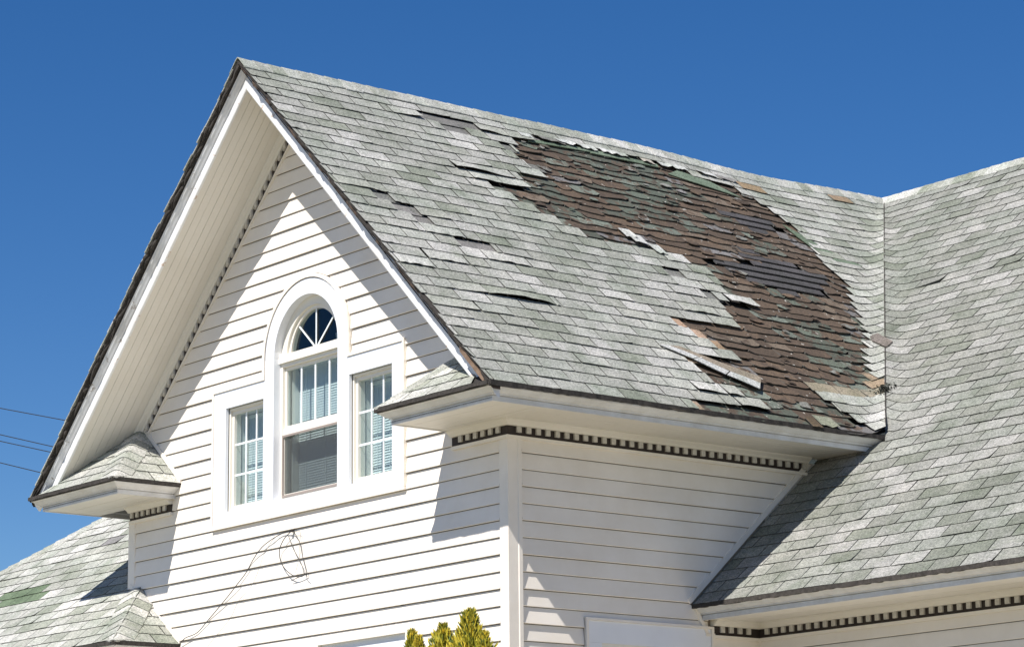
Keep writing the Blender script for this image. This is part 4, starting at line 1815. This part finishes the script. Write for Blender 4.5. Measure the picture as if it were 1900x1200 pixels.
# window on the side wall (head panel only shows)
wm = MB()
wm.box(.003, .020, PY0 + .02, PY1 - .02, PZ - .185, PZ - .020)
sw = wm.build('window', M['casing'], house, label='window whose white head board shows at the foot of the shaded side wall')
mb = MB()
mb.box(.002, .034, PY0 - .006, PY1 + .006, PZ - .019, PZ)
mb.box(.002, .034, PY0 - .006, PY0 + .018, 2.5, PZ - .0195)
mb.box(.002, .034, PY1 - .018, PY1 + .006, 2.5, PZ - .0195)
mb.build('channel_trim', M['siding'], sw)
mb = MB()
mb.box(.003, .020, PY0 + .019, PY0 + .155, 2.5, PZ - .186)
mb.box(.003, .020, PY1 - .155, PY1 - .019, 2.5, PZ - .186)
mb.build('casing_board', M['casing'], sw)
mb = MB()
mb.box(-.05, .012, PY0 + .156, PY1 - .156, PZ - .24, PZ - .186)
mb.box(-.05, .012, PY0 + .156, PY0 + .20, 2.5, PZ - .241)
mb.box(-.05, .012, PY1 - .20, PY1 - .156, 2.5, PZ - .241)
mb.build('frame', M['vinyl'], sw)
mb = MB()
mb.box(-.003, .001, PY0 + .2, PY1 - .2, 2.5, PZ - .241)
mb.build('pane', M['glass'], sw)

# ================================================================ LOOSE THINGS
# fallen strip of shingles lying across the courses
strip = thing('shingle_strip', 'loose shingle strip slid down beside the stripped patch, pale tabs and tan upper band', 'roof shingle')
A0, A1 = (1.486, .885), (2.235, .405)
U0, U1 = (1.72, .905), (2.375, .60)


def lerp2(p, q, t):
    return (p[0] + (q[0] - p[0]) * t, p[1] + (q[1] - p[1]) * t)


def strip_quad(t0, t1, s0, s1, n, th, m, name, col, parent):
    mb = MB()
    pts = []
    for (t, s) in ((t0, s0), ((t0 + t1) / 2, s0), (t1, s0), (t1, s1), ((t0 + t1) / 2, s1), (t0, s1)):
        a = lerp2(lerp2(A0, A1, t), lerp2(U0, U1, t), s)
        pts.append(Pg(a[0], a[1], n - .010 + .008 * math.sin(t * 5) ** 2))
    mb.prism(pts, Pg(0, 0, -th) - Pg(0, 0, 0))
    mb.build(name, m, parent, color=col)


for i in range(3):
    strip_quad(i / 3 + .006, (i + 1) / 3 - .006, 0, .46, .030, .006, M['shingle'], 'tab', (.44, .44, .43), strip)
strip_quad(0, 1, .465, 1, .028, .006, M['shingle'], 'headlap', (.24, .20, .155), strip)
for t in (.34, .67):
    strip_quad(t - .008, t + .008, .46, .60, .0305, .004, M['shingle'], 'slot_mark', (.62, .57, .50), strip)
mb = MB()
mb.prism([Pm(-.52, 3.66, .02), Pm(-.30, 3.60, .025), Pm(-.29, 3.47, .02), Pm(-.44, 3.45, .022), Pm(-.50, 3.50, .02)], (0, .006, -.010))
tag(mb.build('shingle_scrap', M['shingle'], color=(.165, .14, .125)), 'small square brown scrap of shingle lying in the roof valley', 'roof scrap')
mb = MB()
for i in range(150):
    c = Pm(.23 + rng.gauss(0, .024), 2.70 + rng.gauss(0, .055), .010 + rng.random() * .016)
    d = Vector((rng.uniform(-1, 1), rng.uniform(-1, 1), rng.uniform(-.2, 1))) * .013
    e_ = d.cross(Vector((.3, .5, .8))).normalized() * .010
    mb.add([c - d, c + e_, c + d, c - e_], [(0, 1, 2, 3)])
mm = mb.build('moss_clump', mat('moss', (.07, .075, .06), .95))
mm['kind'] = 'stuff'
tag(mm, 'dark grey clump of debris caught low in the roof valley', 'moss')

# broken telephone wire hanging on the gable wall
wx = thing('hanging_wire', 'thin black service wire looped from a hook on the sunlit gable siding', 'wire')


def wall_wire(pts, r, m, name='strand', y=-.030):
    P_ = [Vector((x, y - .008 * math.sin(i * 1.7), z)) for i, (x, z) in enumerate(pts)]
    # Catmull-Rom
    out = []
    for i in range(len(P_) - 1):
        p0, p1, p2, p3 = P_[max(i - 1, 0)], P_[i], P_[i + 1], P_[min(i + 2, len(P_) - 1)]
        for s in range(5):
            t = s / 5
            out.append(.5 * ((2 * p1) + (p2 - p0) * t + (2 * p0 - 5 * p1 + 4 * p2 - p3) * t * t + (3 * p1 - p0 - 3 * p2 + p3) * t ** 3))
    out.append(P_[-1])
    mb = MB()
    mb.tube(out, r, 5)
    mb.build(name, m, wx)


wall_wire([(-4.517, 4.035), (-4.414, 4.076), (-4.242, 4.107), (-4.074, 4.201), (-3.784, 4.351), (-3.62, 4.448), (-3.498, 4.539), (-3.378, 4.647), (-3.241, 4.722), (-3.098, 4.772), (-2.979, 4.803), (-2.884, 4.81), (-2.805, 4.805)], .0037, M['wire'])
wall_wire([(-4.20, 3.88), (-4.06, 3.968), (-3.986, 4.03), (-3.738, 4.18), (-3.617, 4.29), (-3.56, 4.329), (-3.406, 4.426), (-3.295, 4.557), (-3.216, 4.652), (-3.097, 4.759), (-3.018, 4.799)], .0016, M['oldwire'])
wall_wire([(-2.805, 4.805), (-2.899, 4.749), (-2.977, 4.67), (-2.968, 4.58), (-2.88, 4.5), (-2.754, 4.434), (-2.661, 4.42), (-2.592, 4.439)], .0037, M['wire'], y=-.04)
wall_wire([(-2.828, 4.768), (-2.757, 4.667), (-2.686, 4.571), (-2.638, 4.5), (-2.599, 4.444), (-2.545, 4.408)], .003, M['wire'], y=-.05)
wall_wire([(-2.85, 4.81), (-2.78, 4.80), (-2.70, 4.70), (-2.66, 4.57), (-2.60, 4.47), (-2.59, 4.43)], .0028, M['wire'])
wall_wire([(-2.805, 4.796), (-2.68, 4.786), (-2.702, 4.683), (-2.709, 4.596), (-2.75, 4.456)], .0016, M['oldwire'])
wall_wire([(-2.816, 4.401), (-2.692, 4.418), (-2.591, 4.43)], .003, M['wire'])
mb = MB()
mb.box(-2.825, -2.80, -.05, -.012, 4.80, 4.815)
mb.build('hook', M['wire'], wx)

# overhead lines far behind
pairs = [((-.86909, .45981, .18239), (-.85903, .47971, .17873), 'topmost of the four thin power lines crossing the sky left of the gable'),
         ((-.87042, .46082, .17322), (-.86228, .47725, .16945), 'second power line from the top in the sky left of the gable'),
         ((-.87074, .46106, .17097), (-.86299, .47662, .16755), 'third power line, just under the second, in the sky left of the gable'),
         ((-.87176, .46185, .16348), (-.86558, .47439, .16036), 'lowest of the four thin power lines, nearest the left eave')]
DL = 62.0
ends = []
for (a, b, lab) in pairs:
    A_, B_ = CAM + Vector(a) * DL, CAM + Vector(b) * DL * 1.0
    d = (B_ - A_).normalized()
    L0, L1 = -22, 16
    pts = []
    for i in range(25):
        t = L0 + (L1 - L0) * i / 24
        pts.append(A_ + d * t + Vector((0, 0, .0012 * (t - 1) * (t - 1) - .001)))
    mb = MB()
    mb.tube(pts, .010, 5)
    tag(mb.build('power_line', M['wire']), lab, 'power line', 'power lines left of the gable')
    ends.append((pts[0], pts[-1]))
for k_, nm in ((0, 'tall wooden utility pole holding the power lines left of the house'), (1, 'tall wooden utility pole holding the power lines behind the house')):
    p = ends[0][k_]
    pole = thing('utility_pole', nm, 'utility pole', group='utility poles behind the house')
    mb = MB()
    mb.tube([(p.x, p.y + .2, 0), (p.x, p.y + .2, p.z + .6)], [.16, .11], 10)
    mb.build('shaft', M['polewood'], pole)
    dd = (ends[0][1] - ends[0][0]).normalized()
    sd = Vector((-dd.y, dd.x, 0)).normalized()
    for e2 in (ends[0][k_].z, ends[2][k_].z, ends[3][k_].z):
        q = Vector((p.x, p.y + .1, e2 - .08))
        mb = MB()
        mb.tube([q - sd * .7, q + sd * .7], .05, 6)
        mb.build('crossarm', M['polewood'], pole)


# golden arborvitae below the corner
def arborvitae(name_label, tips, base, group):
    t = thing('arborvitae', name_label, 'shrub', group=group)
    mb = MB()
    for (x, y, z, r) in tips:
        mb.tube([(base[0] + (x - base[0]) * .2, base[1], 0), (base[0] + (x - base[0]) * .6, y, z * .5), (x, y, z - .10)], [.04, .025, .006], 6)
    mb.build('trunk', M['bark'], t)
    mb = MB()
    for (x, y, z, r) in tips:
        H_ = 1.5
        nlf = 6500
        for i in range(nlf):
            f = rng.random() ** 1.25
            h = z - f * H_
            rad = r * (.14 + 6.5 * f ** .9) * (1 + .22 * math.sin(h * 17 + x * 9))
            if f > .2:
                rad = min(rad, r * 2.2)
            a = rng.uniform(0, 2 * math.pi)
            rr = rad * math.sqrt(rng.uniform(.25, 1.25)) * (1 + .55 * noise.noise(Vector((math.cos(a) * 2 + x * 5, math.sin(a) * 2, h * 9))))
            c = Vector((x + math.cos(a) * rr, y + math.sin(a) * rr, h))
            out = Vector((math.cos(a), math.sin(a), 0))
            d = (out * rng.uniform(.1, .7) + Vector((rng.uniform(-.3, .3), rng.uniform(-.3, .3), 1))).normalized() * rng.uniform(.016, .055)
            wv = d.cross(Vector((rng.uniform(-1, 1), rng.uniform(-1, 1), .2))).normalized() * rng.uniform(.004, .009)
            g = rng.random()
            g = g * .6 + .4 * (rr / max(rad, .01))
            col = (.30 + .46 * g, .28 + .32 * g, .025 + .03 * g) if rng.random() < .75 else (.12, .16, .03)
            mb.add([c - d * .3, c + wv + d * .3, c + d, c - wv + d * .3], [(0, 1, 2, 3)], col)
    mb.build('crown', M['leaf'], t)


arborvitae('yellow green arborvitae with several pointed tips in front of the wall corner', [(.02, -.9, 3.675, .065), (.16, -.95, 3.62, .06), (.385, -.9, 3.685, .085), (.70, -.9, 3.755, .105), (.88, -.92, 3.58, .08), (.27, -.85, 3.56, .07), (.53, -.85, 3.57, .08), (.79, -.98, 3.63, .08)], (.45, -.9, 0), None)

# ================================================================ GROUND
mb = MB()
mb.add([(-900, -900, 0), (900, -900, 0), (900, 900, 0), (-900, 900, 0)], [(0, 1, 2, 3)])
g = mb.build('ground', M['ground'], origin=(0, 0, 0))
g['kind'] = 'structure'
print('objects', len(bpy.data.objects))
